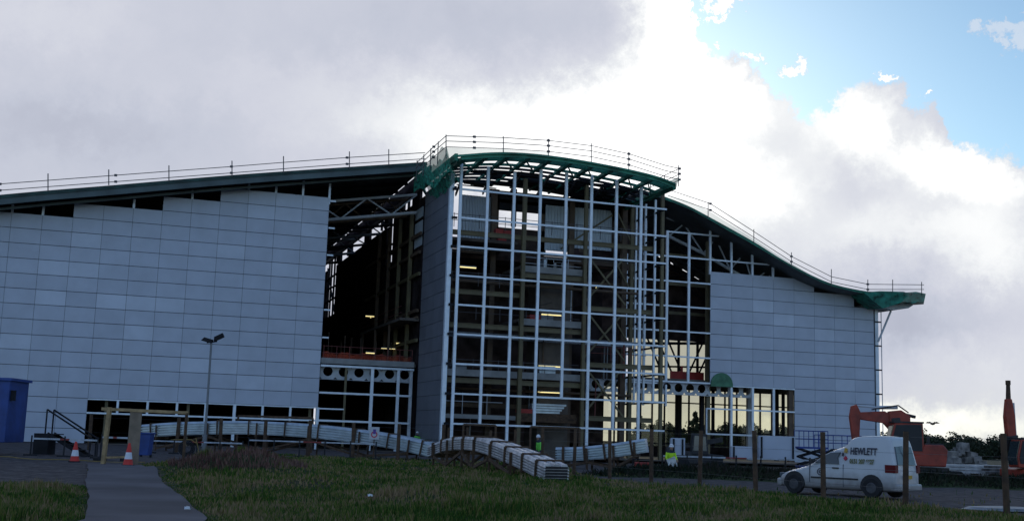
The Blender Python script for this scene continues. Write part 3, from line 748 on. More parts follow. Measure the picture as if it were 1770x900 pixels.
# guard rails of the first floor, left
b_=MB()
for z in (4.55,5.2): b_.tube((XBL,-7.3,z),(x1-1.2,-7.3,z),.03,5)
for x in (XBL+1.7,XBL+3.9): b_.tube((x,-7.3,3.5),(x,-7.3,5.3),.03,5)
b_.build('edge_barrier','grey_paint',B)
rq=random.Random(12)
for z,xa,xb in ((6.75,XBL,x2),(11.4,XBL,x2),(16.1,x1,x2),(14.3,XBL,x1),(19.4,XBL,XBR-.4),(8.5,x2+.2,XBR-.3)):
    b_=MB()
    for dz in (.55,1.1): b_.tube((xa+.1,yc+.75,z+.25+dz),(xb-.1,yc+.75,z+.25+dz),.03,5)
    x=xa+.3
    while x<xb-.2: b_.tube((x,yc+.75,z+.2),(x,yc+.75,z+1.45),.03,5); x+=1.9+rq.random()*.6
    b_.build('edge_barrier',rq.choice(['scaffold_red','scaffold','grey_paint']),B)
for k in range(16):
    x=XBL+.6+rq.random()*(XBR-XBL-1.2); y=-6.5+rq.random()*5; z0=rq.choice([.1,3.5,7.25,11.95]); b_=MB(); b_.tube((x,y,z0),(x+.04,y,z0+3.3),.05+.05*rq.random(),7); b_.build('services_riser',rq.choice(['grey_paint','dark_galv','scaffold_red','brown_steel']),B)
for k in range(9):
    x=XBL+.4+rq.random()*(x2-XBL-2); z=rq.choice([7.3,12.0,3.55,16.7]); 
    if z>12.5 or z==12.0: x=x1+.3+rq.random()*(x2-x1-1.8)
    b_=MB(); b_.box(x,x+.6+rq.random(),-7.2,-6.3,z,z+.35+.5*rq.random()); b_.build('stored_material',rq.choice(['plywood','brown_steel','concrete','sheet_metal','red_paint']),B)
for k in range(6):
    z=rq.choice([6.0,10.7,15.3,18.5]); y=-6.8+rq.random()*3; b_=MB(); b_.tube((XBL,y,z-.25),(XBR-.6,y,z-.25-.1*rq.random()),.10+.08*rq.random(),8); b_.build('duct',rq.choice(['dark_galv','grey_paint','brown_steel']),B)
for k in range(7):    # site lighting cables drooping between the columns
    xa=XBL+rq.random()*9; xb=xa+3+rq.random()*4; z=rq.choice([5.9,10.6,15.2,13.6]); y=-7.5+rq.random(); b_=MB(); b_.path([Vector((xa+(xb-xa)*t,y,z-1.2*4*t*(1-t)*.5)) for t in np.linspace(0,1,9)],.02,4); b_.build('cable','rubber',B)
# frames and gantries in the open hall left of the bay
for k in range(6):
    y=6+k*6.5; b_=MB(); z=8.3+rq.random()*2; b_.box(XS-1.9,XS-1.7,y-.1,y+.1,8,12.1); b_.build('column','brown_steel',B)
for z in (13.1,13.7): b_=MB(); b_.tube((XS-1.85,1,z-.4),(XS-1.85,20,z-.4),.03,5); b_.build('edge_barrier','scaffold_red',B)
for k,(z,m_) in enumerate(((16.4,'olive_primer'),(20.2,'brown_steel'),(10.2,'olive_primer'))): b_=MB(); b_.bar((XS-.35,.6,z),(XS-.35,26,z),.2,.32); b_.build('beam',m_,B)
for k in range(5):
    b_=MB(); x=1.2+k*1.7; b_.tube((x,3.5+k,8.05),(x,3.5+k,10.2+rq.random()),.04,6); b_.build('services_riser','brown_steel',B)
# X bracing
for zc in (15.9,10.9,5.9):
    for s_ in (-1,1):
        b_=MB(); b_.bar((x2+.2,yc+.4+.15*s_,zc-2.2*s_),(x2+4.1,yc+.4+.15*s_,zc+2.2*s_),.12,.16); b_.build('brace','olive_primer',B)
for z0,z1 in ((19,23.5),(14.5,18.5),(9.5,13.0)):
    b_=MB(); b_.bar((x2+4.6,-4,z1),(x2+7.0,-4,z0),.12,.14); b_.build('brace','olive_primer',B)
b_=MB(); b_.bar((x2-.4,-3,19.2),(x2+4.8,-3,22.9),.12,.16); b_.build('brace','olive_primer',B)
# lift core and the cross wall
q0,q1=P(932,600,-4.5),P(984,600,-4.5)
wallbox(q0.x,q1.x,-4.5,-1.0,0.05,17.6,'concrete_dark','lift_core')
wallbox(XBL,x2+1,4,4.25,0,18.7); wallbox(x2+1,XBR,4,4.25,7.5,18.7,'interior_shade')
YW=-2.0
def wb(px0,px1,py0,py1,m='blockwork_shaded',name='inner_wall'):
    a=P(px0,py0,YW); b=P(px1,py1,YW); return wallbox(a.x,b.x,YW,YW+.2,b.z,a.z,m,name)
wb(XBL and 790,858,318,326); wb(846,860,326,440,'brown_steel'); wb(886,892,326,392,'brown_steel'); wb(858,1112,349,354,'dark_steel','beam'); wb(858,1112,362,368,'dark_steel','beam')
wb(935,943,352,440,'brown_steel'); wb(858,940,392,450,'blockwork_shaded'); wb(790,1112,438,470); wb(1057,1112,352,440); wb(985,991,352,436,'brown_steel')
wb(1004,1012,352,436,'brown_steel')
slab(XBL,XBR,YW+.2,4,18.6,.3)
def cr_(px0,px1,py0,py1):
    a=P(px0,py0,YW-.1); b=P(px1,py1,YW-.1); corr(lambda x,o,z:(x,YW-.1+o,z),a.x,b.x,b.z,a.z)
cr_(798,846,336,436); cr_(943,985,354,436); cr_(991,1057,358,434)
# magenta crates / clutter up there
b_=MB(); a=P(857,392,-5); 
for dx_,dz_,c in ((0,0,0),(.8,-.1,0),(.3,-.75,0)): b_.box(a.x+dx_,a.x+dx_+.75,-5,-4.4,a.z-.8+dz_,a.z-.15+dz_)
pk=b_.build('site_crates','red_paint',None); tag(pk,'dark red crates and sheeting stacked high inside the bay','crates')
slab(XBL,x1,-6.5,-2.2,P(857,404,-5).z-.85,.25)
# ---- bay eave frame with green netting wrapped over it
EV=[P(x,y,-13) for x,y in [(785,273),(870,268),(960,275),(1060,292),(1130,308),(1168,322)]]; EV=[(q.x,q.z) for q in EV]
EVX=catmull(EV,6); X0E,X1E=EVX[0][0],EVX[-1][0]
def ez(x): return interp(EVX,x)
for y,hh,mt,nm in ((-13,.42,'green_eave','edge_beam'),(-11.7,.42,'green_eave','edge_beam'),(-10.0,.22,'green_eave','purlin'),(-8.6,.2,'dark_steel','purlin'),(-7.2,.2,'dark_steel','purlin'),(-5.8,.2,'dark_steel','purlin'),(-4.2,.22,'dark_steel','purlin'),(-2.8,.22,'dark_steel','purlin')):
    b_=MB()
    xs=[X0E+.6+(X1E-X0E-.8)*k/28 for k in range(29)]
    for a,b2 in zip(xs[:-1],xs[1:]): b_.bar((a,y,ez(a)-(.0 if y<-11 else .15)),(b2,y,ez(b2)-(.0 if y<-11 else .15)),.16,hh)
    b_.build(nm,mt,B)
b_=MB(); xs=[X0E+.3+(X1E-X0E-.4)*k/28 for k in range(29)]
for a,b2 in zip(xs[:-1],xs[1:]): b_.bar((a,-13.1,ez(a)+.12),(b2,-13.1,ez(b2)+.12),.28,.16)
b_.build('edge_beam','green_eave',B)
for k in range(11):
    x=X0E+.9+(X1E-X0E-1.2)*k/10
    b_=MB(); b_.bar((x,-13,ez(x)-.04),(x,-9.2,ez(x)-.18),.42,.26); b_.bar((x,-9.2,ez(x)-.18),(x,-2,ez(x)-.35),.16,.24); b_.build('rafter','green_eave',B)
for k in range(10):
    if k%3==1: continue
    xa=X0E+.9+(X1E-X0E-1.2)*k/10; xb=xa+(X1E-X0E-1.2)/10; b_=MB(); b_.bar((xa,-11.9,ez(xa)-.1),(xb,-8.6,ez(xb)-.25),.1,.12); b_.build('brace','green_eave',B)
# sides of the eave
b_=MB(); b_.bar((X1E-.1,-13,EVX[-1][1]),(X1E-.1,-2,EVX[-1][1]+.1),.25,.55); b_.bar((X1E-.5,-13,EVX[-1][1]+.0),(X1E-.5,-3,EVX[-1][1]+.1),.15,.3); b_.build('edge_beam','green_eave',B)
b_=MB(); b_.bar((X0E+.2,-13,EVX[0][1]+.1),(X0E+.2,-2,EVX[0][1]+.1),.25,.6); b_.build('edge_beam','green_eave',B)
# a patch of decking over the right part of the bay and soffit behind it
b_=MB(); xs=[16+(X1E-16)*k/10 for k in range(11)]
for a,b2 in zip(xs[:-1],xs[1:]): b_.bar((a,-3.0,ez(a)-.05),(b2,-3.0,ez(b2)-.05),4.0,.06)
b_.build('roof_deck','roof_skin',B)
rq=random.Random(3)
for k in range(26):
    b_=MB(); x=X0E+1+rq.random()*(X1E-X0E-4); y=rq.choice([-6.5,-5.0,-3.5,-8,-2.4]); b_.box(x,x+.8+rq.random()*1.8,y-.5*rq.random()-.15,y+.35,ez(x)-.34-.3*rq.random(),ez(x)-.28); b_.build('roof_batten','dark_steel',B)
for k in range(7):
    x=X0E+2+k*2.6; b_=MB(); b_.bar((x,-9.2,ez(x)-.6),(x+1.2,-2.2,ez(x)-1.1),.12,.3); b_.build('rafter','dark_steel',B)
# ---- low level back glazing of the right hall, sky and trees show through
YB=14.0
gx0=P(1040,720,YB).x; gx1=XE-.3
def rear_grid(x0,x1,z0,z1,step,zs):
    k=0; x=x0
    while x<=x1+.01:
        b_=MB(); w_=.07 if k%3 else .17; b_.box(x-w_,x+w_,YB-.1,YB+.1,z0,z1); b_.build('rear_mullion','dark_steel',B); x+=step; k+=1
    for z in zs: b_=MB(); b_.bar((x0,YB-.12,z),(x1,YB-.12,z),.1,.14); b_.build('rear_transom','dark_steel',B)
rear_grid(gx0,gx1,.1,7.45,1.5,(6.0,2.9,1.5))
wallbox(x2+1,gx1,YB-.2,YB+.1,0.05,1.2,'interior_shade')
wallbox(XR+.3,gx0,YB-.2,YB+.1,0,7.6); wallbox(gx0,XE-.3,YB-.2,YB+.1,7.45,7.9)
for k_ in range(6): wallbox(XE-.2,XE-.05,.3+k_*2.6,.5+k_*2.6,.05,7.4,'dark_steel','rear_mullion')
ux0=P(1090,600,YB).x; ux1=P(1222,600,YB).x
for x_ in np.arange(29,XE-.4,1.5):
    xb_=min(x_+1.5,XE-.3); zt2=min(interp(rtop,x_),interp(rtop,xb_))-.05
    if xb_<=ux0 or x_>=ux1: wallbox(x_,xb_,YB-.2,YB+.1,7.9,zt2)
    else: wallbox(x_,xb_,YB-.2,YB+.1,12.9,zt2)
zt_=12.9
for k in range(4):
    x=ux0+(ux1-ux0)*(k+.5)/4; b_=MB(); b_.box(x-.12,x+.12,YB-.1,YB+.12,7.9,zt_); b_.build('rear_mullion','dark_steel',B)
b_=MB()
for s_ in (-1,1):
    for k in range(3):
        x=(ux0+ux1)/2+s_*1.2*k; b_.tube((x,YB-4,8.2),(x+s_*2.2,YB-4,zt_-.2),.10,6)
b_.build('brace','dark_steel',B)
b_=MB(); b_.bar((ux0,YB-.3,9.8),(ux1,YB-.3,10.1),.1,.2); b_.bar((ux0,YB-3,12.1),(ux1,YB-3,12.6),.15,.3); b_.build('beam','dark_steel',B)
b_=MB(); q0=P(1158,650,3); q1=P(1216,652,3); b_.box(q0.x,q1.x,2.9,3.0,8.0,8.75); b_.box(q0.x+1.2,q0.x+1.4,2.9,3.0,8.75,9.3); b_.build('edge_barrier','red_paint',B)
gmx=bpy.data.materials.new('tinted_glass'); gmx.use_nodes=True; _q=gmx.node_tree; _q.nodes.clear(); _tr=_q.nodes.new('ShaderNodeBsdfTransparent'); _tr.inputs[0].default_value=(.88,.86,.73,1); _gl=_q.nodes.new('ShaderNodeBsdfGlossy'); _gl.inputs['Roughness'].default_value=.05
_ms=_q.nodes.new('ShaderNodeMixShader'); _ms.inputs[0].default_value=.05; _q.links.new(_tr.outputs[0],_ms.inputs[1]); _q.links.new(_gl.outputs[0],_ms.inputs[2]); _oo=_q.nodes.new('ShaderNodeOutputMaterial'); _q.links.new(_ms.outputs[0],_oo.inputs[0]); MATS['tinted_glass']=gmx
b_=MB(); b_.box(gx0,gx1,YB+.14,YB+.16,.1,7.45); b_.build('rear_glass','tinted_glass',B)
b_=MB(); b_.box(ux0,ux1,YB+.14,YB+.16,7.9,12.9); b_.build('rear_glass','tinted_glass',B)
# columns inside the right hall at ground level
for px,w_ in ((1295,.5),(1342,.36),(1213,.4)):
    q=P(px,700,5); b_=MB(); b_.box(q.x-w_/2,q.x+w_/2,4.8,5.2,.05,7.6); b_.build('column','grey_paint' if px==1295 else 'dark_steel',B)
for px in (1176,1262): 
    q=P(px,700,9); b_=MB(); b_.box(q.x-.13,q.x+.13,8.9,9.2,.05,7.6); b_.build('column','dark_steel',B)
for py in (440,490,540):   # tie beams in the dark right hall
    a=P(1155,py,4); b=P(1222,py+4,4); b_=MB(); b_.bar(a,(b.x,b.y,a.z),.2,.3); b_.build('beam','olive_primer',B)
# overhanging eave on the far right: soffit, strut
a=P(1504,538,-1.0); soff=[P(x,y,-1) for x,y in [(1508,531),(1540,536),(1566,533),(1574,528)]]; sb=[P(x,y,-1) for x,y in [(1508,524),(1540,526),(1572,526)]]
b_=MB(); poly=[(q.x,q.z) for q in soff]+[(q.x,q.z) for q in sb[::-1]]; b_.prism(poly,lambda x,z:(x,-1.4,z),lambda x,z:(x,3,z)); b_.build('soffit','grey_paint',B)
b_=MB(); b_.bar(P(1540,537,-.5),P(1518,590,-.3),.16,.16); b_.build('strut','grey_paint',B)
# ================================================================== scaffold edge protection
def rail_thing(label,nm,rails,posts,Y,netline=None,nb=None,mats='scaffold',postup=.0):
    root=empty(nm,label,'scaffolding',tuple(rails[0][0]),0)
    o=Vector(rails[0][0])
    for pts_ in rails:
        b_=MB(); b_.path([Vector(p)-o for p in pts_],.035,5); b_.build('rail',mats,root)
        b_=MB()
        for p in pts_[1::2]: p=Vector(p)-o; b_.box(p.x-.12,p.x+.12,p.y-.07,p.y+.07,p.z-.09,p.z+.09)
        b_.build('coupler','scaffold',root)
    for a,b in posts:
        b_=MB(); b_.tube(Vector(a)-o,Vector(b)-o,.045,6); b_.build('post',mats,root)
    return root,o
YG=YR-.25
def line(pts_,Y): return [P(x,y,Y) for x,y in pts_]
lr=[line([(-120,329),(0,318),(100,310.5),(200,303),(300,295.5),(400,288),(500,280),(600,272.5),(735,264)],YG),line([(-120,340),(0,329),(100,321.5),(200,314),(300,306.5),(400,299),(500,291),(600,283.5),(735,274.5)],YG)]
lp=[(P(x,y0,YG),P(x,y1,YG)) for x,y0,y1 in [(83,330,300),(188,320,293),(292,314,286),(401,306,278),(490,299,270),(604,292,262),(672,286,258)]]
rail_thing('long scaffold guardrail along the edge of the left roof slope','roof_guardrail',lr,lp,YG)
rr=[line([(1162,330),(1228,352),(1303,400),(1368,443),(1437,478),(1500,491),(1597,492)],YG),line([(1155,338),(1228,363),(1303,410),(1368,452),(1437,487),(1500,500),(1597,500)],YG)]
rp=[(P(x,y0,YG),P(x,y1,YG)) for x,y0,y1 in [(1224,378,349),(1303,420,396),(1368,460,436),(1437,494,465),(1500,512,483),(1543,512,483),(1593,510,487)]]
root,o=rail_thing('scaffold guardrail running down the edge of the right roof slope','roof_guardrail',rr,rp,YG)
# thin green net below the rails, right slope
def net_strip(name,up,lo,mt,parent=None,o=Vector((0,0,0)),wav=.05):
    b_=MB(); vs_2=[]; n_=len(up)
    for k in range(n_):
        for t in (0,.33,.66,1):
            p=Vector(up[k]).lerp(Vector(lo[k]),t)-o; p.y+=wav*math.sin(k*2.7+t*5); vs_2.append(p)
    b_.add(vs_2,[(k*4+j,k*4+4+j,k*4+5+j,k*4+1+j) for k in range(n_-1) for j in range(3)])
    return b_.build(name,mt,parent)
up=line([(1150,336),(1190,347),(1228,366),(1265,389),(1303,413),(1335,434),(1368,455),(1400,474),(1437,491),(1470,499),(1500,504)],YG)
lo=line([(1150,345),(1190,359),(1228,381),(1265,402),(1303,423),(1335,442),(1368,460),(1400,478),(1437,494),(1470,502),(1500,509)],YG-.02)
net_strip('debris_net',up,lo,'net_green_thin',root,o)
# net bundled under the far right overhang
b_=MB(); prof=[(1492,505),(1520,503),(1560,504),(1570,508),(1582,504),(1597,508),(1594,526),(1586,521),(1574,525),(1560,521),(1545,527),(1525,533),(1508,522)]
q=[P(x,y,YR-.3) for x,y in prof]; zs_=[]
cxy=Vector((sum(p.x for p in q)/len(q),0,sum(p.z for p in q)/len(q)))
b_.prism([(p.x,p.z) for p in q],lambda x,z:(x,YR-.5+.12*math.sin(x*3),z),lambda x,z:(x,YR+2.2,z+.15))
t_=b_.build('eave_net','net_green_loose',None); tag(t_,'green netting bundled under the roof overhang at the far right end','netting')
b_=MB(); b_.prism([(P(x,y,-1).x,P(x,y,-1).z) for x,y in [(1486,505),(1540,506),(1560,512),(1545,527),(1515,527),(1500,520)]],lambda x,z:(x,-1.9,z),lambda x,z:(x,8,z)); b_.build('eave_box','dark_steel',B)
# bay guard rails
fl=[(771,235),(820,236.5),(870,238),(948,243),(1022,252),(1087,266),(1150,286)]
br=[line([(x,y+dy) for x,y in fl],-13) for dy in (0,9,19)]
XL=br[0][0].x; YB2=-2.5
sr=[[br[k][0],Vector((XL,-9,br[k][0].z-.0)),Vector((XL,YB2,br[k][0].z-.1))] for k in range(3)]
Xr2=X1E+.35
tip=[[P(1150,286+dy,-13),Vector((Xr2,-13,P(1170,291+dy,-13).z))] for dy in (0,9,19)]
sr2=[[Vector((Xr2,-13,P(1172,291+dy,-13).z)),Vector((Xr2,-6,P(1172,291+dy,-13).z)),Vector((Xr2,-2,P(1172,291+dy,-13).z))] for dy in (0,10,20)]
bp_=[(P(x,y0,-13),P(x,y1,-13)) for x,y0,y1 in [(771,274,233),(870,270,236),(948,274,240),(1022,286,248),(1087,300,263),(1173,322,286)]]
for y in (-10.5,-8,-5.5,-3): bp_.append((Vector((XL,y,br[2][0].z-.9)),Vector((XL,y,br[0][0].z+.1))))
for y in (-10,-7,-4): bp_.append((Vector((Xr2,y,EVX[-1][1])),Vector((Xr2,y,EVX[-1][1]+1.6))))
root,o=rail_thing('three rail scaffold guardrail around the projecting bay roof','roof_guardrail',br+sr+tip+sr2,bp_,-13)
net_strip('debris_net',line([(x,y+20) for x,y in fl[:4]],-13.05),line([(771,272),(820,270),(870,268),(948,272)],-13.05),'net_green_thin',root,o)
# dense green net on the left side of the bay eave
b_=MB(); upn=[Vector((XL+.1,y,br[1][0].z-.3+.25*math.sin(y*2.1))) for y in np.linspace(-13,-1.5,24)]; lon=[Vector((XL+.45+.3*math.sin(y*1.3),y,22.9+.35*math.sin(y*1.9)+.05*(y+13))) for y in np.linspace(-13,-1.5,24)]
t_=net_strip('debris_net',upn,lon,'net_green',None,wav=.0); tag(t_,'dense green debris net hanging off the left side of the bay roof','netting')
upn=[Vector((XL+.3,y,ez(X0E+.3)+.3+.2*math.sin(y*3))) for y in np.linspace(-12.4,-4,18)]; lon=[Vector((XL+1.5+.25*math.sin(y*2.),y+.6,22.7+.3*math.sin(y*2.6))) for y in np.linspace(-12.4,-4,18)]
t_=net_strip('sagging_net',upn,lon,'net_green',None,wav=.0); tag(t_,'second layer of green net sagging beneath the bay roof corner','netting')
up=[Vector((X1E+.3,y,EVX[-1][1]+.9)) for y in np.linspace(-13.2,-11,6)]+[Vector((X1E+.1,y,EVX[-1][1]+.4)) for y in np.linspace(-10.5,-3,6)]; lo=[Vector((X1E-.1,p.y,EVX[-1][1]-.35)) for p in up]
t_=net_strip('eave_net',up,lo,'net_green',None); tag(t_,'green netting wrapped round the right tip of the bay roof','netting')
# round green tarp hanging on the right wall
a0,a1=P(1229,667,-.2),P(1267,667,-.2); ztp=P(1248,644,-.2).z; b_=MB(); cxm=(a0.x+a1.x)/2; hw_=(a1.x-a0.x)/2
pp=[(cxm-hw_,a0.z)]+[(cxm-hw_*math.cos(t),a0.z+(ztp-a0.z)*(math.sin(t)**.8)) for t in np.linspace(.15,math.pi-.15,12)]+[(cxm+hw_,a0.z)]
b_.prism(pp,lambda x,z:(x,-.22,z),lambda x,z:(x,-.08,z)); mat('tarp_green',(.07,.20,.11),.7,0,.2,1.5)
t_=b_.build('green_tarp','tarp_green',None); tag(t_,'rounded green sheet hanging at the bottom corner of the right wall','tarp')
# ================================================================== curved sheet bundles
def bundle(label,pts,hgt,wid,mt,ncell=5,layers=5,props=(),straps=8,proplen=None,prop_side=1):
    """pts: (lateral, ahead, z_bottom) down the length"""
    cp=catmull(pts,10); o=C(cp[0][0],cp[0][1],0); root=empty('roof_sheet_bundle',label,'sheet bundle',tuple(o),0,'curved bundles of roof sheets')
    W3=[C(*c)-o for c in cp]; secs=[]; frames=[]
    for i,p in enumerate(W3):
        t=(W3[min(i+1,len(W3)-1)]-W3[max(i-1,0)]).normalized(); side=t.cross(Vector((0,0,1))).normalized(); upv=side.cross(t).normalized(); frames.append((p,t,side,upv))
        sec=[]
        for k in range(layers):      # left side zigzag going up
            z=hgt*k/layers; dz=hgt/layers
            sec+=[(-wid/2,z),(-wid/2+.12,z+dz*.12),(-wid/2+.12,z+dz*.38),(-wid/2-.0,z+dz*.5)]
        nr=3
        for k in range(nr):
            x=-wid/2+wid*k/nr; q_=wid/nr; sec+=[(x+.02,hgt-.03),(x+q_*.15,hgt+.07),(x+q_*.72,hgt+.07),(x+q_*.85,hgt-.03)]
        for k in range(layers-1,-1,-1):
            z=hgt*k/layers; dz=hgt/layers
            sec+=[(wid/2,z+dz*.5),(wid/2-.12,z+dz*.38),(wid/2-.12,z+dz*.12),(wid/2,z)]
        secs.append([p+side*a+upv*b for a,b in sec])
    b_=MB(); b_.sweep(secs); b_.build('sheet_pack',mt,root)
    p,t,side,upv=frames[0]
    for k in range(layers): z0=hgt*(k+.08)/layers; z1=hgt*(k+.92)/layers; b_=MB(); b_.add([p+side*a+upv*b-t*.012 for a,b in ((-wid*.44,z0),(wid*.44,z0),(wid*.44,z1),(-wid*.44,z1))]+[p+side*a+upv*b+t*.05 for a,b in ((-wid*.44,z0),(wid*.44,z0),(wid*.44,z1),(-wid*.44,z1))],[(0,1,2,3),(7,6,5,4),(0,4,5,1),(1,5,6,2),(2,6,7,3),(3,7,4,0)]); b_.build('end_shade','excavator_dark',root)  # dark slabs on the end face, painting the shade between the sheets
    n_=len(W3)
    for k in range(straps):
        i=int((k+.5)/straps*(n_-1)); p,t,side,upv=frames[i]; b_=MB()
        w2=wid/2+.025
        c4=[p-side*w2-upv*.05,p+side*w2-upv*.05,p+side*w2+upv*(hgt+.09),p-side*w2+upv*(hgt+.09)]
        for a,b in zip(c4,c4[1:]+c4[:1]): b_.bar(a,b,.09,.09)
        b_.build('strap','timber_dark',root)
    for k in range(len(props)):
        i=int(props[k]*(n_-1)); p,t,side,upv=frames[i]
        for s_ in (-1,1):
            q=p+side*s_*(wid/2+.07); g0=Vector((q.x,q.y,-.1-o.z)); b_=MB(); b_.bar(g0,q+upv*(hgt*.95),.10,.10); b_.build('prop','timber_dark',root)
        a=p-side*(wid/2+.2)-upv*.08; b=p+side*(wid/2+.2)-upv*.08; b_=MB(); b_.bar(a,b,.12,.14); b_.build('bearer','timber_dark',root)
        if k+1<len(props):
            j=int(props[k+1]*(n_-1)); p2=frames[j][0]
            for s_ in (-1,1):
                q=p+side*s_*(wid/2+.1); q2=p2+frames[j][2]*s_*(wid/2+.1); b_=MB()
                b_.bar(q-Vector((0,0,.12)) if k%2 else Vector((q.x,q.y,.15)),Vector((q2.x,q2.y,.15)) if k%2 else q2-Vector((0,0,.12)),.07,.13); b_.build('brace','timber_dark',root)
    return root
bundle('brown tinged curved bundle of roof sheets, its open end nearest the grass',[(1.94,45.2,.02),(.6,49.6,.52),(-.96,55,.93),(-2.45,60.2,.85),(-3.85,65,.38)],.56,1.02,'sheet_metal_brown',props=(.24,.38,.5,.62,.76,.9),straps=9)
def lz(px,py,dep): q=K(px,py,dep); return ((px-885)/F*dep*1.0,dep,q.z)
def KL(px,py,dep):
    q=K(px,py,dep); d=np.array(q)-CAM; return (float(d[0]*cy-d[1]*sy),dep,float(q.z))
bundle('long pale curved bundle of roof sheets behind the wooden fence posts',[KL(252,756,80),KL(310,752,79.5),KL(390,750,79),KL(460,751,78),KL(540,756,77),KL(620,765,76),KL(690,776,75),KL(762,792,74)],.80,1.3,'sheet_metal',props=(.08,.25,.42,.58,.74,.9),straps=9)
bundle('short bluish bundle of roof sheets tilted up towards the right',[KL(965,796,66),KL(1010,795,65.5),KL(1060,790,65),KL(1120,781,64.5)],.68,1.0,'sheet_metal',props=(.1,.4,.7,.92),straps=4)
# prohibition sign hung on the long bundle
q=K(647,748,73.3); r_=empty('warning_sign','small white site sign with red ring fixed on the long sheet bundle','sign',tuple(q),YAW*-1)
b_=MB(); b_.box(-.31,.31,-.01,.01,-.38,.38); b_.build('board','sign_white',r_)
b_=MB(); ring=[]
for k in range(20):
    t0,t1=2*math.pi*k/20,2*math.pi*(k+1)/20
    b_.add([(math.cos(t0)*.2,-.013,-.08+math.sin(t0)*.2),(math.cos(t1)*.2,-.013,-.08+math.sin(t1)*.2),(math.cos(t1)*.13,-.013,-.08+math.sin(t1)*.13),(math.cos(t0)*.13,-.013,-.08+math.sin(t0)*.13)],[(0,1,2,3)])
b_.build('red_ring','sign_red',r_); b_=MB(); b_.box(-.08,.1,-.016,-.012,-.05,.24); b_.build('purple_mark','sign_purple',r_)
b_=MB(); b_.bar((0,.06,-.38),(0,.06,-1.9),.07,.07); b_.build('post','timber_dark',r_)
# ================================================================== post fences
def fence(label,spots,hs,nm='post_fence',wires=(.5,1.0,1.5,1.95),rad=.085):
    o=C(spots[0][0],spots[0][1],0); root=empty(nm,label,'fence',tuple(o))
    tops=[]
    for k,(l_,d) in enumerate(spots):
        z0=height(l_,d); p=C(l_,d,0)-o; h_=hs*(1+.03*math.sin(k*3.1)); lean=Vector((.05*math.sin(k*2.3),.05*math.sin(k*1.7),0))
        b_=MB(); b_.tube(p+Vector((0,0,z0-.2)),p+lean+Vector((0,0,z0+h_)),rad,9,rad*.92); b_.build('post','timber_dark',root,smooth=False); tops.append((p,z0,lean,h_))
    for w_ in wires:
        b_=MB()
        for a,b in zip(tops[:-1],tops[1:]): b_.tube(a[0]+Vector((0,0,a[1]+w_))+a[2]*w_/a[3],b[0]+Vector((0,0,b[1]+w_))+b[2]*w_/b[3],.004,4)
        b_.build('wire','steel_wire',root)
    return root
fence('tall wooden post and wire fence running away from the right foreground',[(12.7-1.36*k,30+3.57*k) for k in range(-2,13)],2.1)
fence('wooden post and wire fence crossing in front of the long sheet bundle',[(-3.9-2.8*k,73+.2*k) for k in range(0,9)],2.25,wires=(1.1,2.0),rad=.12)
# ================================================================== timber portal at the path
q=C(-16.4,48.2,0); r_=empty('timber_doorway','pale timber frame doorway standing over the end of the path','doorway',tuple(q),-YAW)
def TB(px,py,d=48.2): return Vector(K(px,py,d))
Mi=Matrix.Rotation(YAW,4,'Z') 
def loc(v): return Mi@(Vector(v)-q)
b_=MB(); a=loc(TB(178,803)); b_.bar((a.x,0,0),(a.x+.08,0,2.32),.14,.22); b_.build('post','timber',r_)
a=loc(TB(228,805)); b_=MB(); b_.box(a.x-.24,a.x+.24,-.02,.02,.02,2.2); b_.build('board','plywood',r_)
b_=MB(); b_.bar((a.x-.2,.08,0),(a.x-.15,.08,2.2),.1,.1); b_.build('post','timber',r_)
a=loc(TB(176,706)); b=loc(TB(325,713)); b_=MB(); b_.bar(a,b,.1,.12); b_.build('lintel','timber',r_)
b_=MB(); b_.bar((b.x-.05,0,0),(b.x-.05,0,b.z),.1,.1); b_.build('post','timber_dark',r_)
a=loc(TB(182,790)); b=loc(TB(222,789)); b_=MB(); b_.bar(a,b,.05,.08); b_.build('rail','timber',r_)
# timber portals by the building
def portal(label,pts_,dep,h_=None):
    (x0,y0),(x1_,y1_)=pts_; a=K(x0,y0,dep); b=K(x1_,y1_,dep); b.z=a.z; r=empty('timber_goalpost',label,'goalpost',(a.x,a.y,0))
    m_=MB(); m_.bar((0,0,a.z),(b.x-a.x,b.y-a.y,a.z),.12,.16); m_.build('lintel','timber_dark',r)
    for q in ((0,0),(b.x-a.x,b.y-a.y)):
        m_=MB(); m_.bar((q[0],q[1],0),(q[0],q[1],a.z),.14,.14); m_.build('post','timber_dark',r)
portal('timber goalpost frame below the middle of the left wall',((412,718),(541,720.5)),88)
portal('narrow timber goalpost frame at the left foot of the bay',((801,733),(857,736)),92)
portal('timber goalpost frame at the right foot of the bay',((917,737),(1002,740)),92)
# ================================================================== traffic cones
def cone(l_,d,label,h_=.78):
    r=empty('traffic_cone',label,'traffic cone',tuple(C(l_,d,height(l_,d))),0,None)
    m_=MB(); m_.box(-.24,.24,-.24,.24,.0,.05); m_.build('base','rubber',r)
    m_=MB(); m_.lathe([(.2,.05),(.155,.30*h_)],18); m_.lathe([(.115,.60*h_),(.045,h_),(.02,h_+.01),(.0,h_)],18); m_.build('body','cone_red',r)
    m_=MB(); m_.lathe([(.158,.30*h_),(.115,.60*h_)],18); m_.build('sleeve','cone_white',r)
    return r
cone(-18.45,50.7,'red and white traffic cone left of the timber doorway, before the barrier',.86)
cone(-15.2,47.7,'red and white traffic cone standing at the plywood board of the doorway',.9)
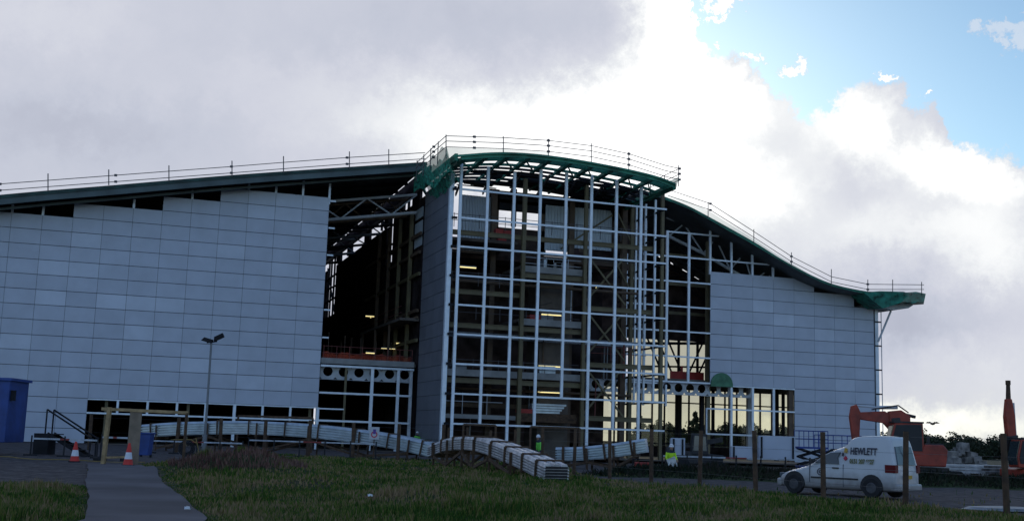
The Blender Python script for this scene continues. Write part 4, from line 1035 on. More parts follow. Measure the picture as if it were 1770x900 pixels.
# ================================================================== barrier rails, left
def barrier(label,px0,py0,px1,py1,dep,n_=3,mt='barrier_white',low=.5):
    a,b=K(px0,py0,dep),K(px1,py1,dep); b.z=a.z; r=empty('barrier_rail',label,'barrier',(a.x,a.y,0)); d=b-a
    m_=MB(); L0=7
    for k in range(L0):
        m_.mi=0 if k%4!=3 else 1; m_.bar(Vector((0,0,a.z))+d*k/L0,Vector((0,0,a.z))+d*(k+1)/L0-d*.001,.04,.08)
    m_.build('rail',[mt,'barrier_red'],r)
    for k in range(n_):
        p=d*(k/(n_-1)); m_=MB(); m_.bar((p.x,p.y,0),(p.x,p.y,a.z+.15),.07,.07); m_.build('post','rubber',r)
        m_=MB(); m_.box(p.x-.3,p.x+.3,p.y-.2,p.y+.2,0,.12); m_.build('foot','rubber',r)
barrier('red and white barrier rail between the cabin steps and the doorway',55,757,170,754,56,3)
barrier('white barrier rail seen through the timber doorway',176,755,222,757,54,2)
barrier('white barrier rail low behind the left end of the long bundle',262,761,420,762,70,5)
barrier('long white barrier rail low behind the long sheet bundle',430,760,650,770,72,6)
barrier('white and red barrier rail behind the van track',1145,787,1400,793,66,7)
# ================================================================== blue cabin
cz=C(-27.6,56,0); r_=empty('site_cabin','dark blue site cabin raised on blocks at the left edge','cabin',tuple(cz),-YAW+.05)
b_=MB(); 
n_=30; x0,x1_=-4.2,3.75
secs=[]
b_.box(x0,x1_,0,2.6,.62,3.55); b_.build('body','cabin_blue',r_,bevel=.03)
b_=MB()
for k in range(36): b_.box(x0+.1+k*.2,x0+.18+k*.2,-.05,-.002,.75,3.4)
b_.build('corrugation','cabin_blue',r_)
b_=MB(); b_.box(x0-.05,x1_+.12,-.12,2.7,3.55,3.68); b_.build('roof','cabin_blue',r_)
b_=MB(); b_.box(x1_+.002,x1_+.22,.2,.35,2.6,3.1); b_.build('bracket','dark_steel',r_)
for x in (-3.6,-.6,1.9):
    b_=MB(); b_.box(x,x+1.0,-.0,.9,-.02,.60); b_.build('support_block','timber_dark',r_)
# steps
q=C(-21.2,57.5,0); r_=empty('site_steps','dark steel access steps with sloping handrail beside the blue cabin','steps',tuple(q),-YAW)
b_=MB(); 
for k in range(5): b_.box(-.9+k*.38,-.5+k*.38,-.4,.4,1.05-k*.24,1.10-k*.24)
b_.build('treads','dark_steel',r_)
for y in (-.42,.42):
    b_=MB(); b_.tube((-1.1,y,2.25),(1.2,y,.9),.045,6); b_.tube((-1.1,y,0),(-1.1,y,2.25),.04,6); b_.tube((1.1,y,0),(1.1,y,.95),.04,6); b_.bar((-1.0,y,1.1),(1.1,y,-.05),.05,.16); b_.build('handrail','dark_steel',r_)
b_=MB(); b_.box(-1.6,-.9,-.5,.5,.1,1.1); b_.build('landing','dark_steel',r_)
# ================================================================== floodlight post
q=C(-18.9,74,0); r_=empty('floodlight_post','slim grey lamp post with two angled floodlight heads','lamp post',tuple(q),-YAW)
b_=MB(); b_.tube((0,0,0),(0,0,1.2),.14,12); b_.tube((0,0,1.2),(0,0,6.95),.085,12,.06); b_.build('pole','dark_galv',r_)
b_=MB(); b_.bar((-.3,0,6.95),(.35,0,7.05),.06,.08); b_.build('bracket','dark_steel',r_)
for x,a,dz in ((-.28,-15,7.1),(.42,28,7.3)):
    m_=MB(); A=Matrix.Rotation(R_(-a),3,'Y')
    vs_2=[A@Vector(p)+Vector((x,0,dz)) for p in [(-.33,-.2,-.12),(.33,-.2,-.12),(.33,.2,-.12),(-.33,.2,-.12),(-.22,-.12,.14),(.36,-.12,.14),(.36,.12,.14),(-.22,.12,.14)]]
    m_.add(vs_2,[(0,3,2,1),(4,5,6,7),(0,1,5,4),(1,2,6,5),(2,3,7,6),(3,0,4,7)]); h_=m_.build('lamp_head','dark_steel',r_,bevel=.02)
    m_=MB(); vs_2=[A@Vector(p)+Vector((x,0,dz)) for p in [(-.28,-.16,-.13),(.28,-.16,-.13),(.28,.16,-.13),(-.28,.16,-.13)]]; m_.add(vs_2,[(0,1,2,3)]); m_.build('lens','glass_pale',h_)
# ================================================================== van
mat('van_white',(.57,.58,.59),.28,0,.03,2)
_n=MATS['van_white'].node_tree; _b=_n.nodes['Principled BSDF']; _t=_n.nodes.new('ShaderNodeTexCoord'); _s=_n.nodes.new('ShaderNodeSeparateXYZ'); _n.links.new(_t.outputs['Object'],_s.inputs[0])
_z=_n.nodes.new('ShaderNodeTexNoise'); _z.inputs['Scale'].default_value=5; _z.inputs['Detail'].default_value=6; _n.links.new(_t.outputs['Object'],_z.inputs['Vector'])
_a=_n.nodes.new('ShaderNodeMath'); _a.operation='MULTIPLY_ADD'; _n.links.new(_z.outputs['Fac'],_a.inputs[0]); _a.inputs[1].default_value=.5; _n.links.new(_s.outputs['Z'],_a.inputs[2])
_m=_n.nodes.new('ShaderNodeMapRange'); _n.links.new(_a.outputs[0],_m.inputs[0]); _m.inputs[1].default_value=.55; _m.inputs[2].default_value=1.05; _m.inputs[3].default_value=.7; _m.inputs[4].default_value=0   # road dirt along the sills
_x=_n.nodes.new('ShaderNodeMix'); _x.data_type='RGBA'; _n.links.new(_m.outputs[0],_x.inputs[0]); _n.links.new(_b.inputs['Base Color'].links[0].from_socket,_x.inputs[6]); _x.inputs[7].default_value=(.16,.13,.11,1); _n.links.new(_x.outputs[2],_b.inputs['Base Color'])
def van(l_,d,head):
    r=empty('panel_van','white high-roofed panel van with HEWLETT lettering parked on the track','van',tuple(C(l_,d,height(l_,d)+.0)),az(head))
    Lg=4.2; r.scale=(1.04,1.04,1.05)
    st=[(0.0,.30,.50,.50,.62,.55),(.06,.22,.60,.55,.72,.68),(.22,.18,.70,.6,.78,.74),(.62,.18,.80,.66,.82,.78),(1.15,.18,.94,.8,.83,.78),(1.32,.18,1.06,.9,.83,.76),(1.62,.18,1.29,.93,.835,.70),(1.95,.18,1.45,.94,.84,.67),(2.36,.18,1.55,.95,.84,.67),
        (2.48,.18,1.66,.95,.84,.68),(2.60,.18,1.82,.95,.845,.69),(2.82,.18,1.89,.95,.845,.69),(3.1,.18,1.91,.95,.845,.69),(3.6,.18,1.92,.95,.845,.69),(4.02,.20,1.91,.95,.84,.69),(4.15,.22,1.86,.95,.835,.68),(4.2,.25,1.74,.95,.82,.65)]
    secs=[]
    for s_,zb,zt,belt,hw,ht in st:
        belt=min(belt,zt-.08); sec=[]
        half=[(hw*.80,zb),(hw*.97,zb+.06),(hw,zb+.22),(hw,(zb+.2+belt)/2),(hw*.985,belt),((hw+ht)/2*.99,(belt+zt)/2),(ht,zt-.09),(ht*.93,zt-.03),(ht*.75,zt),(ht*.3,zt+.012)]
        for y,z in half: sec.append((y,z))
        full=sec+[(-y,z) for y,z in reversed(sec)]
        out=[]
        for y,z in full:
            x=Lg/2-s_
            if s_>3.5: x+=(.20*max(0,(z-.9))/.9)*(s_-3.5)/.7
            out.append((x,y,z))
        secs.append(out)
    b_=MB(); b_.sweep(secs); body=b_.build('body','van_white',r,smooth=True)
    m_=body.modifiers.new('s','SUBSURF'); m_.levels=1; m_.render_levels=2
    def side_y(z,z0=.95,zt=1.9): return .842 if z<=z0 else .842-(.842-.69)*((z-z0)/(zt-z0))*.95
    def sidepanel(name,pts_,mt,off=.006,sides=(1,),th=.012,par=r):
        for s_ in sides:
            b_=MB(); b_.prism(pts_,lambda a,z:(a,s_*(side_y(z)+off),z),lambda a,z:(a,s_*(side_y(z)-.06),z)); o=b_.build(name,mt,par)
        return o
    X=lambda s_:Lg/2-s_
    sidepanel('door_window',[(X(1.42),1.02),(X(2.28),1.0),(X(2.22),1.20),(X(2.30),1.38),(X(1.98),1.36),(X(1.72),1.24)],'glass_dark',.012,(1,-1))
    sidepanel('rubbing_strip',[(X(1.28),.53),(X(2.95),.53),(X(2.95),.58),(X(1.28),.58)],'black_plastic',.02,(1,-1))
    sidepanel('door_handle',[(X(2.05),.86),(X(2.27),.86),(X(2.27),.90),(X(2.05),.90)],'black_plastic',.03,(1,-1))
    sidepanel('door_seam',[(X(2.42),.30),(X(2.435),.30),(X(2.435),1.0),(X(2.42),1.0)],'joint',.004,(1,-1))
    sidepanel('door_seam',[(X(1.22),.40),(X(1.235),.40),(X(1.235),.98),(X(1.22),.98)],'joint',.006,(1,-1))
    # windscreen
    b_=MB(); b_.add([(X(1.30),.66,1.06),(X(1.30),-.66,1.06),(X(1.88),-.56,1.44),(X(1.88),.56,1.44)],[(0,1,2,3)]); 
    for i in range(4): b_.v[i]=(b_.v[i][0]+.02,b_.v[i][1],b_.v[i][2]+.035)
    b_.build('windscreen','glass_dark',r)
    # rear: two windows, tail lamps, bumper, plate
    def rx(z): return X(4.2)-.012+.20*max(0,z-.9)/.9*1.0
    for s_ in (1,-1):
        b_=MB(); pl_=[(s_*.07,1.05),(s_*.60,1.05),(s_*.54,1.60),(s_*.07,1.63)]; b_.prism(pl_,lambda y,z:(rx(z)-.006,y,z),lambda y,z:(rx(z)+.08,y,z)); b_.build('rear_window','glass_pale',r)
        b_=MB(); b_.box(min(X(4.21),X(3.86)),max(X(4.21),X(3.86)),min(s_*.66,s_*.848),max(s_*.66,s_*.848),.80,1.04); b_.build('tail_lamp','lamp_red',r)
        sidep=[(X(3.35)-.0,1.06),(X(3.93),1.04),(X(3.90),1.62),(X(3.45),1.64)]
    b_=MB(); b_.box(X(4.21),X(4.19),-.006,.006,.35,1.66); b_.build('door_seam','joint',r)
    b_=MB(); b_.box(X(4.30),X(4.0),-.80,.80,.24,.46); b_.build('bumper','van_white',r,bevel=.05)
    b_=MB(); b_.box(X(4.23),X(4.2),-.25,.25,.62,.73); b_.build('number_plate','yellow_paint',r)
    b_=MB(); b_.box(X(.12),X(-.07),-.74,.74,.22,.48); b_.build('bumper','van_white',r,bevel=.06)
    for s_ in (1,-1):
        b_=MB(); b_.box(X(.22),X(.03),s_*.52,s_*.72,.52,.66); b_.build('headlight','glass_pale',r,bevel=.02)
        b_=MB(); b_.box(X(1.40),X(1.28),s_*.84,s_*1.0,1.0,1.14); b_.build('door_mirror','black_plastic',r,bevel=.02)
    for s_,x in ((.62,X(.66)),(3.4,X(3.40))):
        for sd in (1,-1):
            b_=MB(); n_=20; yy=sd*.80; vs_2=[]
            for k in range(n_): t=2*math.pi*k/n_; vs_2.append((x+.385*math.cos(t),yy+sd*.052,.34+.385*math.sin(t)*(1 if math.sin(t)>0 else .55)))
            for k in range(n_): t=2*math.pi*k/n_; vs_2.append((x+.385*math.cos(t),yy-sd*.1,.34+.385*math.sin(t)*(1 if math.sin(t)>0 else .55)))
            b_.add(vs_2,[tuple(range(n_)),tuple(range(2*n_-1,n_-1,-1))]+[(k,(k+1)%n_,n_+(k+1)%n_,n_+k) for k in range(n_)]); b_.build('wheel_arch','black_plastic',r)
            wh=MB(); wh.tube((x,yy-sd*.12,.31),(x,yy+sd*.075,.31),.31,24); w_=wh.build('wheel','rubber',r,bevel=.03)
            hb=MB(); hb.tube((x,yy+sd*.06,.31),(x,yy+sd*.088,.31),.19,18,.15); hb.build('hub_cap','hub',w_)
    def text(body_,x,z,size,mt,name='lettering',sx=1.):
        cu=bpy.data.curves.new(name,'FONT'); cu.body=body_; cu.size=size; cu.extrude=.004; cu.offset=.009; cu.materials.append(MATS[mt]); cu.align_x='LEFT'
        o=bpy.data.objects.new(name,cu); COL.objects.link(o); y=side_y(z)+.022; tilt=math.atan((.842-.69)/.95)*.95
        X_=Vector((-1,0,0)); Yv=Vector((0,-math.sin(tilt),math.cos(tilt))); Zv=X_.cross(Yv)
        mm=Matrix((X_,Yv,Zv)).transposed().to_4x4(); mm.translation=Vector((x,y,z)); bpy.context.view_layer.update(); me=bpy.data.meshes.new_from_object(o); bpy.data.objects.remove(o); o=bpy.data.objects.new(name,me); COL.objects.link(o); o.parent=r; o.matrix_local=mm@Matrix.Diagonal((sx,1,1,1)); return o
    text('HEWLETT',X(2.66),1.33,.30,'text_black',sx=.68); text('0151 207 6627',X(2.66),1.05,.19,'text_olive',sx=.72)
    # round emblem on the door, small coloured flashes before the name
    def disc(x,z,r0,r1,mt):
        b_=MB(); n_=20; y=side_y(z)+.014
        for k in range(n_):
            t0,t1=2*math.pi*k/n_,2*math.pi*(k+1)/n_
            b_.add([(x+math.cos(t)*q,y,z+math.sin(t)*q) for t,q in ((t0,r1),(t1,r1),(t1,r0),(t0,r0))],[(0,1,2,3)])
        b_.build('emblem',mt,r)
    disc(X(1.62),.74,.085,.115,'text_black'); disc(X(1.62),.74,.02,.05,'text_black')
    b_=MB(); b_.prism([(X(2.44),1.37),(X(2.56),1.37),(X(2.54),1.50),(X(2.46),1.52)],lambda a,z:(a,side_y(z)+.02,z),lambda a,z:(a,side_y(z)-.02,z)); b_.build('emblem','yellow_paint',r)
    b_=MB(); b_.prism([(X(2.43),1.19),(X(2.50),1.12),(X(2.57),1.19),(X(2.50),1.27)],lambda a,z:(a,side_y(z)+.022,z),lambda a,z:(a,side_y(z)-.02,z)); b_.build('emblem','sign_red',r)
    b_=MB(); b_.prism([(X(2.37),1.27),(X(2.42),1.25),(X(2.43),1.35),(X(2.39),1.38)],lambda a,z:(a,side_y(z)+.022,z),lambda a,z:(a,side_y(z)-.02,z)); b_.build('emblem','text_black',r)
    return r
van(11.6,40.2,-45.5)
# ================================================================== excavators
def excavator(l_,d,head,label,arm,sc=1.,z0=-.3):
    r=empty('excavator',label,'excavator',tuple(C(l_,d,z0)),az(head)); r.scale=(sc,)*3
    for s_ in (1,-1):
        b_=MB(); pr_=[(-1.3,.0),(1.3,.0),(1.62,.30),(1.62,.48),(1.35,.72),(-1.35,.72),(-1.62,.48),(-1.62,.3)]
        b_.prism(pr_,lambda x,z:(x,s_*.72,z),lambda x,z:(x,s_*1.15,z)); t=b_.build('track','rubber',r,bevel=.04)
        for x in (-1.0,-.35,.35,1.0): b_=MB(); b_.tube((x,s_*.70,.3),(x,s_*1.18,.3),.2,12); b_.build('roller','excavator_dark',t)
    b_=MB(); b_.box(-.9,.9,-.7,.7,.35,.85); b_.build('undercarriage','excavator_dark',r)
    b_=MB(); b_.prism([(-.65,.9),(1.7,.9),(1.7,1.3),(.5,1.45),(.35,1.95),(-.55,1.95),(-.75,1.7)],lambda x,z:(x,-1.15,z),lambda x,z:(x,1.15,z)); b_.build('body','excavator_orange',r,bevel=.06)
    b_=MB(); b_.box(-.6,.3,-1.0,1.0,1.95,2.02); b_.build('engine_cover','excavator_dark',r)
    b_=MB(); b_.prism([(.35,1.4),(1.95,1.4),(2.0,2.0),(1.75,2.95),(.4,3.0)],lambda x,z:(x,.15,z),lambda x,z:(x,1.12,z)); cab=b_.build('cab','excavator_orange',r,bevel=.05)
    for p0,p1 in (((.42,2.98),(1.78,2.93)),): b_=MB(); b_.box(.36,1.8,.12,1.14,2.96,3.04); b_.build('cab_roof','excavator_dark',cab)
    b_=MB(); b_.prism([(1.96,1.55),(2.02,2.0),(1.80,2.85),(1.74,2.85)],lambda x,z:(x+.03,.22,z),lambda x,z:(x+.03,1.05,z)); b_.build('windscreen','glass_dark',cab)
    b_=MB(); b_.prism([(.46,1.62),(1.86,1.62),(1.90,2.0),(1.68,2.86),(.48,2.90)],lambda x,z:(x,1.125,z),lambda x,z:(x,1.15,z)); b_.build('window','black_plastic',cab)
    b_=MB(); b_.box(-.3,-.15,-.6,-.45,1.95,2.4); b_.build('exhaust','excavator_dark',r)
    kx_=.64 if arm.__name__=='armA' else 1.0
    def limb(name,pts_,w_,mt='excavator_orange'):
        pts_=[((x-1.5)*kx_+1.5,z) for x,z in pts_]
        b_=MB(); b_.prism(pts_,lambda x,z:(x,-w_/2-.25,z),lambda x,z:(x,w_/2-.25,z)); return b_.build(name,mt,r,bevel=.03)
    arm(limb,r); return r
def armA(limb,r):
    limb('boom',[(.9,1.55),(1.15,1.45),(1.75,2.55),(2.3,2.95),(4.3,3.12),(4.35,3.45),(2.2,3.55),(1.45,3.25),(.95,2.3)],.34)
    limb('boom_foot',[(.3,2.95),(1.9,2.75),(1.9,3.55),(1.0,3.62),(.3,3.35)],.5,'excavator_orange')
    limb('pivot_bracket',[(.9,2.5),(1.7,2.6),(1.75,3.2),(1.1,3.25)],.56,'excavator_dark')
    limb('dipper',[(4.05,3.45),(4.35,3.85),(4.75,3.75),(4.9,3.2),(4.75,2.4),(4.6,1.6),(4.2,1.55),(4.15,2.5)],.36)
    limb('bucket',[(4.15,1.65),(4.7,1.6),(4.9,1.1),(4.5,.6),(3.9,.55),(3.75,.8),(4.1,1.1)],.8,'excavator_dark')
    b_=MB(); b_.tube((1.3,-.25,3.75),(2.3,-.25,3.72),.09,8); b_.tube((2.3,-.25,3.72),(3.3,-.25,3.78),.045,8); b_.build('hydraulic_ram','grey_paint',r)
    b_=MB(); b_.path([(.8,-.1,3.5),(1.3,-.1,3.85),(2.0,-.1,3.72),(2.6,-.1,3.6)],.035,6); b_.tube((.4,-.4,3.3),(1.3,-.4,3.5),.08,8); b_.build('hoses','excavator_dark',r)
    b_=MB(); b_.box(2.0,2.75,-.435,-.425,3.2,3.38); b_.build('boom_plate','sign_white',r)
e1=excavator(20.85,58.5,-84,'orange excavator behind the van with its boom reaching left',armA,1.0,-.05)
def armB(limb,r):
    limb('boom',[(.9,1.5),(1.2,1.45),(1.6,2.6),(1.7,3.3),(1.35,3.4),(1.0,2.4)],.34)
    limb('dipper',[(1.25,2.9),(1.75,2.8),(1.85,4.2),(1.72,5.2),(1.45,5.2),(1.3,4.3)],.36)
    limb('boom_foot',[(1.1,2.3),(2.0,2.3),(2.1,3.2),(1.75,3.1),(1.2,3.2)],.5,'excavator_dark')
    b_=MB(); b_.tube((1.58,-.25,4.9),(1.56,-.25,6.05),.15,10,.11); b_.tube((1.56,-.25,6.0),(1.56,-.25,6.25),.14,10); b_.build('breaker','timber_dark',r)
    b_=MB(); b_.tube((1.2,-.25,3.1),(1.28,-.25,5.0),.07,8); b_.build('hydraulic_ram','grey_paint',r)
e2=excavator(26.4,58.5,-100,'excavator at the right edge with its arm raised straight up',armB,.88)
# ================================================================== people
def person(l_,d,z0,head,label,vest='yellow_hivis',pose=0,hold=False):
    r=empty('person',label,'person',tuple(C(l_,d,z0)),az(head))
    def skin(name,verts,edges,radii,mt,par,sub=2,root_=0):
        me=bpy.data.meshes.new(name); me.from_pydata(verts,edges,[]); o=bpy.data.objects.new(name,me); COL.objects.link(o); o.parent=par
        sk=o.modifiers.new('skin','SKIN'); me.skin_vertices or None
        lay=me.skin_vertices[0].data if me.skin_vertices else None
        if lay is None:
            bm=bmesh.new(); bm.from_mesh(me); bm.verts.layers.skin.verify(); bm.to_mesh(me); bm.free(); lay=me.skin_vertices[0].data
        for i,q in enumerate(radii): lay[i].radius=(q,q) if not isinstance(q,tuple) else q; lay[i].use_root=(i==root_)
        o.modifiers.new('ss','SUBSURF').render_levels=sub; me.materials.append(MATS[mt]); return o
    st=.16 if pose else .02; bend=.12*pose
    V=[(0,0,.95),(bend*.3,0,1.12),(bend*.7,0,1.32),(bend,0,1.46),(bend*1.2,0,1.53),(bend*1.35+.01,0,1.62),(bend*1.4+.02,0,1.70),
       (0,.10,.90),(st,.11,.50),(st*.9,.12,.08),(st*.9+.14,.12,.04),(0,-.10,.90),(-st*.6,-.11,.50),(-st*1.3,-.12,.09),(-st*1.3+.14,-.12,.04),
       (bend,.18,1.42),(bend+.02,.25,1.16),(bend+(.22 if hold else .06),.24,.96 if not hold else 1.04),(bend+(.3 if hold else .08),.22,.86 if not hold else 1.04),
       (bend,-.18,1.42),(bend-.02,-.25,1.16),(bend+(.22 if hold else -.04),-.24,.96 if not hold else 1.04),(bend+(.3 if hold else -.03),-.22,.86 if not hold else 1.04)]
    E_=[(0,1),(1,2),(2,3),(3,4),(4,5),(5,6),(0,7),(7,8),(8,9),(9,10),(0,11),(11,12),(12,13),(13,14),(3,15),(15,16),(16,17),(17,18),(3,19),(19,20),(20,21),(21,22)]
    Rr=[.125,.12,.14,.10,.055,.085,.08,.095,.062,.045,.04,.095,.062,.045,.04,.06,.047,.036,.032,.06,.047,.036,.032]
    body=skin('body',V,E_,Rr,'trousers',r)
    # head mesh colour: separate face shell follows the head
    h=MB(); hx=bend*1.38+.015
    h.lathe([(.0,-.13),(.045,-.12),(.075,-.06),(.085,.0),(.08,.06),(.055,.1),(.0,.12)],14,(hx+.01,0,1.655)); h.build('face','skin',r,smooth=True)
    h=MB(); h.add([(hx+.09,-.012,1.64),(hx+.09,.012,1.64),(hx+.115,0,1.63),(hx+.09,0,1.675)],[(0,1,2),(0,2,3),(1,3,2)]); h.build('nose','skin',r)
    h=MB(); h.lathe([(.092,-.02),(.094,.02),(.075,.08),(.04,.115),(0,.125)],16,(hx-.01,0,1.69)); h.build('hair','hair',r,smooth=True)
    h=MB(); h.lathe([(.15,-.01),(.12,.0),(.115,.05),(.09,.11),(.045,.145),(0,.155)],18,(hx,0,1.70)); h.build('hard_hat','helmet',r,smooth=True)
    V2=[V[0],V[1],V[2],V[3],V[15],V[16],V[17],V[19],V[20],V[21]]; V2[0]=(0,0,.86)
    skin('jacket',V2,[(0,1),(1,2),(2,3),(3,4),(4,5),(5,6),(3,7),(7,8),(8,9)],[.155,.155,.165,.12,.075,.062,.05,.075,.062,.05],vest,r)
    for i in (18,22):
        m_=MB(); x,y,z=V[i]
        m_.box(x-.02,x+.02,y-.045,y+.045,z-.06,z+.03)
        for f_ in range(4): m_.tube((x,y-.035+.023*f_,z-.05),(x+.02,y-.035+.023*f_,z-.11-.012*(f_ in(1,2))),.010,5,.008)
        m_.tube((x+.01,y+.04,z-.0),(x+.03,y+.065,z-.06),.012,5); m_.build('hand','skin',r,bevel=.008)
    return r
person(-7.9,104.5,.06,160,'person in a white hard hat and green hi-vis vest standing inside the lower left glazing','hivis_green')
person(1.95,66.5,-.02,-120,'person in hi-vis and white hard hat just behind the brown sheet bundle','hivis_green',1)
person(8.28,59.5,-.3,170,'person in yellow hi-vis walking behind the bank carrying a pale board','yellow_hivis',1,True)
q=C(8.35,59.1,0.35-.3); b_=MB(); b_.bar((-.25,0,.45),(.2,0,.62),.06,.55); t_=b_.build('pale_board','dirty_white',None); t_.location=q; tag(t_,'pale board carried low by the walking person in yellow','board')
# ================================================================== site clutter
def hoard(label,px0,px1,py0,py1,dep,mt='cladding',name='panel_stack',th=.5):
    a,b=K(px0,py0,dep),K(px1,py1,dep); c=C(0,0); r=empty(name,label,'panels',(a.x,a.y,b.z-.0),-YAW); w_=(px1-px0)/F*dep; h_=a.z-b.z
    for k in range(3): m_=MB(); m_.box(0,w_,k*th/3,(k+.85)*th/3,0,h_*(1-.02*k)); m_.build('panel',mt,r)
    for x in (.1,w_-.2): m_=MB(); m_.box(x,x+.1,-.08,-.02,-.02-b.z*0,h_*.95); m_.build('frame','dark_steel',r)
hoard('large upright stack of blue grey panels below the lower right windows',1312,1374,752,793,72)
hoard('low stack of grey panels left of the large panel stack',1264,1306,770,793,71)
hoard('small upright grey panel beside the person in yellow',1160,1184,756,786,68)
# scissor lift platforms (blue)
def lift(label,px,dep,w_,h_,mt='blue_paint'):
    q=K(px,770,dep); r=empty('scissor_lift',label,'access lift',(q.x,q.y,-.3),-YAW)
    m_=MB(); m_.box(-w_/2,w_/2,-.6,.6,.25,.75); m_.build('base',mt,r,bevel=.03)
    for x in (-w_/2+.25,w_/2-.25): m_=MB(); m_.tube((x,-.68,.25),(x,.68,.25),.24,12); m_.build('wheels','rubber',r)
    m_=MB()
    for s_ in (-1,1):
        for k in range(2):
            z0=.8+k*(h_-1.9)/2; z1=.8+(k+1)*(h_-1.9)/2; m_.bar((-w_/2+.1,s_*.45,z0),(w_/2-.1,s_*.45,z1),.06,.1); m_.bar((w_/2-.1,s_*.45,z0),(-w_/2+.1,s_*.45,z1),.06,.1)
    m_.build('scissor_arms','dark_steel',r)
    m_=MB(); m_.box(-w_/2,w_/2,-.6,.6,h_-1.1,h_-.98)
    for z in (h_-.5,h_): m_.path([(-w_/2,-.6,z),(w_/2,-.6,z),(w_/2,.6,z),(-w_/2,.6,z),(-w_/2,-.6,z)],.025,5)
    for x in np.linspace(-w_/2,w_/2,4):
        for y in (-.6,.6): m_.tube((x,y,h_-1.1),(x,y,h_),.025,5)
    m_.build('platform',mt,r)
lift('blue scissor lift with railed platform left of the raised boom',1402,74,1.8,2.9); lift('longer blue scissor lift partly behind the excavator bucket',1448,76,2.7,2.7)
# telehandler behind the person
q=K(1205,775,76); r_=empty('telehandler','dark telehandler parked inside the yard left of the lower windows','telehandler',(q.x,q.y,-.3),-YAW)
m_=MB(); m_.prism([(-1.6,.6),(1.5,.6),(1.6,1.2),(.3,1.3),(-1.6,1.5)],lambda x,z:(x,-.8,z),lambda x,z:(x,.8,z)); m_.build('chassis','excavator_dark',r_,bevel=.05)
m_=MB(); m_.prism([(-.5,1.2),(.6,1.2),(.5,2.5),(-.4,2.55)],lambda x,z:(x,-.85,z),lambda x,z:(x,.0,z)); cb=m_.build('cab','black_plastic',r_,bevel=.04)
m_=MB(); m_.prism([(-.38,1.45),(.48,1.45),(.4,2.35),(-.3,2.4)],lambda x,z:(x,-.86,z),lambda x,z:(x,-.852,z)); m_.build('window','glass_pale',cb)
m_=MB(); m_.bar((1.7,.4,2.2),(-1.9,.4,1.5),.25,.3); m_.bar((-1.9,.4,1.6),(-2.0,.4,.4),.1,.1); m_.build('boom','excavator_dark',r_)
for x in (-1.1,1.1):
    for y in (-.9,.9): m_=MB(); m_.tube((x,y-.15,.5),(x,y+.15,.5),.5,16); m_.build('wheel','rubber',r_)
# blue skip by the doorway
q=K(251,760,60); r_=empty('blue_bin','small blue wheeled bin at the left end of the long bundle','bin',(q.x,q.y,0),-YAW)
m_=MB(); m_.prism([(-.28,.15),(.28,.15),(.36,1.2),(-.36,1.2)],lambda x,z:(x,-.35,z),lambda x,z:(x,.35,z)); m_.build('body','cabin_blue',r_,bevel=.02)
m_=MB(); m_.box(-.4,.4,-.4,.4,1.2,1.28); m_.build('lid','cabin_blue',r_,bevel=.02)
for x in (-.25,.25): m_=MB(); m_.tube((x-.04,.3,.1),(x+.04,.3,.1),.1,12); m_.build('wheel','rubber',r_)
# yellow wheelbarrow-like machine by the post
q=K(322,783,66); r_=empty('hose_reel','black and yellow hose reel lying in the grass before the bundle','hose reel',(q.x,q.y,0),-YAW+.3)
m_=MB()
for k in range(24):
    t0,t1=2*math.pi*k/24,2*math.pi*(k+1)/24
    for rr in (.42,.34,.26): m_.tube((rr*math.cos(t0),0,.45+rr*math.sin(t0)),(rr*math.cos(t1),0,.45+rr*math.sin(t1)),.04,5)
m_.build('coil','rubber',r_)
m_=MB(); m_.bar((-.9,-.1,.9),(.2,-.1,.95),.03,.04); m_.bar((.45,-.1,1.05),(.75,-.1,.0),.04,.045); m_.bar((.2,-.1,.95),(.5,-.1,.75),.03,.04); m_.build('frame','hose_yellow',r_)
# yellow hose on the ground, left
b_=MB(); pts_=[C(-24+k*.55,52.5+.9*math.sin(k*.7)-.0*k,.05+height(-24+k*.55,52.5)) for k in range(16)]; b_.path(pts_,.022,6)
t_=b_.build('yellow_hose','hose_yellow',None); tag(t_,'yellow hose lying on the dirt before the blue cabin','hose')
q=K(1110,790,60.5); r_=empty('site_generator','small red site generator beside the raised end of the short bundle','generator',(q.x,q.y,-.28),-YAW)
m_=MB(); m_.box(-.38,.38,-.3,.3,.3,.85); m_.build('housing','red_paint',r_,bevel=.05)
m_=MB(); m_.path([(-.45,-.34,.1),(-.45,-.34,1.0),(.45,-.34,1.0),(.45,-.34,.1)],.025,6); m_.path([(-.45,.34,.1),(-.45,.34,1.0),(.45,.34,1.0),(.45,.34,.1)],.025,6); m_.build('frame','dark_steel',r_)
for x in (-.3,.3): m_=MB(); m_.tube((x,-.36,.18),(x,-.30,.18),.18,14); m_.build('wheel','rubber',r_)
# rubble heap with boards
def heap(label,px,dep,w_,h_,seed,mt='rubble'):
    rs=random.Random(seed); q=K(px,780,dep); m_=MB()
    for _ in range(150):
        a=rs.random()*6.28; t=rs.random()**.6; x=math.cos(a)*t*w_/2; y=math.sin(a)*t*w_/2.4; z=h_*(1-t)*rs.random()**.5; s=.12+.28*rs.random()
        vs_2=[Vector((x,y,z))+Vector((sx*s*rs.uniform(.6,1),sy_*s*rs.uniform(.6,1),sz*s*rs.uniform(.5,.9))) for sx in(-1,1) for sy_ in(-1,1) for sz in(-1,1)]
        m_.add(vs_2,[(0,1,3,2),(4,6,7,5),(0,4,5,1),(2,3,7,6),(0,2,6,4),(1,5,7,3)])
    o=m_.build('rubble_heap',mt,None); o.location=(q.x,q.y,-.3); tag(o,label,'rubble'); return o
heap('pale rubble heap between the two excavators',1660,72,4.4,2.5,1); heap('lower rubble heap close behind the first excavator',1618,80,4.5,1.9,2); heap('flat heap of broken concrete right of the rubble heap',1700,70,3.6,1.1,3)
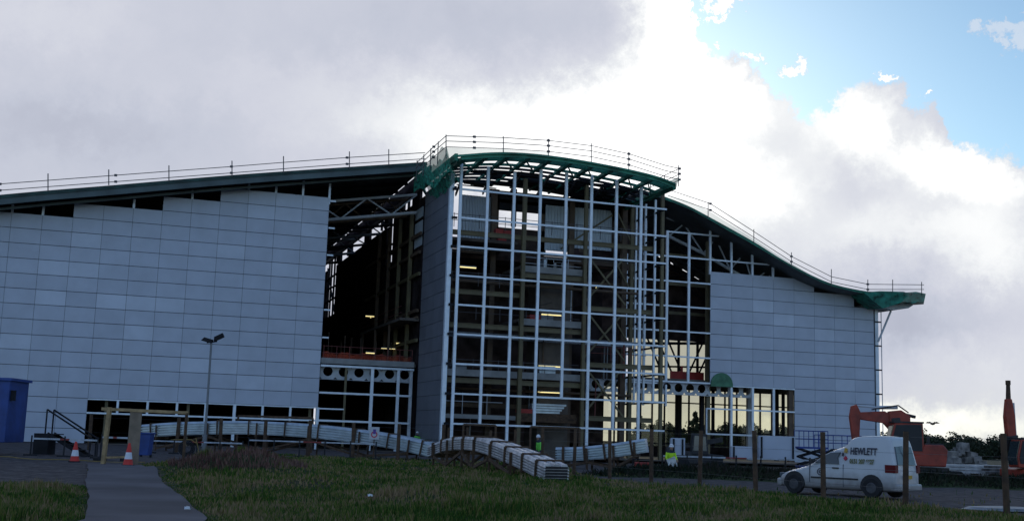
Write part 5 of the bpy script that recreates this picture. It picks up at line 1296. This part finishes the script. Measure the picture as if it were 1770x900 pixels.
def pile(label,px,dep,seed,mt,w_=2.4):
    rs=random.Random(seed); q=K(px,790,dep); r=empty('timber_stack',label,'timber stack',(q.x,q.y,-.25),-YAW+rs.uniform(-.4,.4))
    for k in range(9): m_=MB(); y=-.5+.35*(k%3); m_.box(-w_/2+rs.uniform(-.2,.2),w_/2+rs.uniform(-.2,.2),y,y+.28,.75+.16*(k//3),.75+.12+.16*(k//3)); m_.build('plank',mt,r)
    for x in (-w_/3,w_/3): m_=MB(); m_.box(x,x+.14,-.6,.6,0,.75); m_.build('bearer','timber_dark',r)
pile('stack of pale planks on the bank side below the rubble heap',1650,63,1,'dirty_white',2.8); pile('grey planks lying beyond the bank at the right edge',1745,62,2,'rubble',2.6); pile('planks piled below the first excavator tracks',1598,62,3,'dirty_white',2.2); pile('low pile of pale planks near the second excavator',1700,64,4,'dirty_white',1.6)
# pale slab in the track
q=C(14.2,33.6,height(14.2,33.6)); b_=MB(); pr_=[(1.25*math.cos(t)*(1+.08*math.sin(3*t)),.85*math.sin(t)*(1+.1*math.sin(5*t+1))) for t in np.linspace(0,2*math.pi,22)[:-1]]
b_.prism(pr_,lambda x,y:(x,y,.02),lambda x,y:(x*.85,y*.8,.09)); t_=b_.build('gravel_patch','puddle',None); t_.location=q; tag(t_,'pale spread of gravel on the track near the right corner','gravel')
# litter
for (l_,d,lab) in ((-6.0,22.6,'small white scrap lying on the grass edge of the path'),(-3.1,27.5,'small white scrap lying deep in the middle grass')):
    b_=MB(); b_.add([(-.07,-.05,0),(.08,-.04,.03),(.06,.06,.01),(-.06,.05,.05)],[(0,1,2),(0,2,3)]); b_.prism([(-.05,0),(.05,.0),(.03,.05),(-.03,.06)],lambda x,z:(x,-.03,z),lambda x,z:(x,.03,z))
    t_=b_.build('litter','white_paint',None); t_.location=C(l_,d,height(l_,d)+.07); tag(t_,lab,'litter')
# bird
q=K(1612,732,90); r_=empty('bird','small dark bird flying low over the distant trees','bird',tuple(q),.3)
m_=MB(); m_.lathe([(0,-.3),(.06,-.2),(.09,0),(.06,.2),(.0,.32)],10); o=m_.build('body','black_plastic',r_,smooth=True); o.rotation_euler=(0,math.pi/2,0)
for s_ in (1,-1): m_=MB(); m_.add([(.12,0,0),(-.12,0,0),(-.2,s_*.32,.14),(.0,s_*.62,.04),(.08,s_*.3,.16),(.12,0,.02),(-.12,0,.02),(-.2,s_*.32,.16),(.0,s_*.62,.05),(.08,s_*.3,.18)],[(0,1,2,3,4),(9,8,7,6,5)]); m_.build('wing','black_plastic',r_)
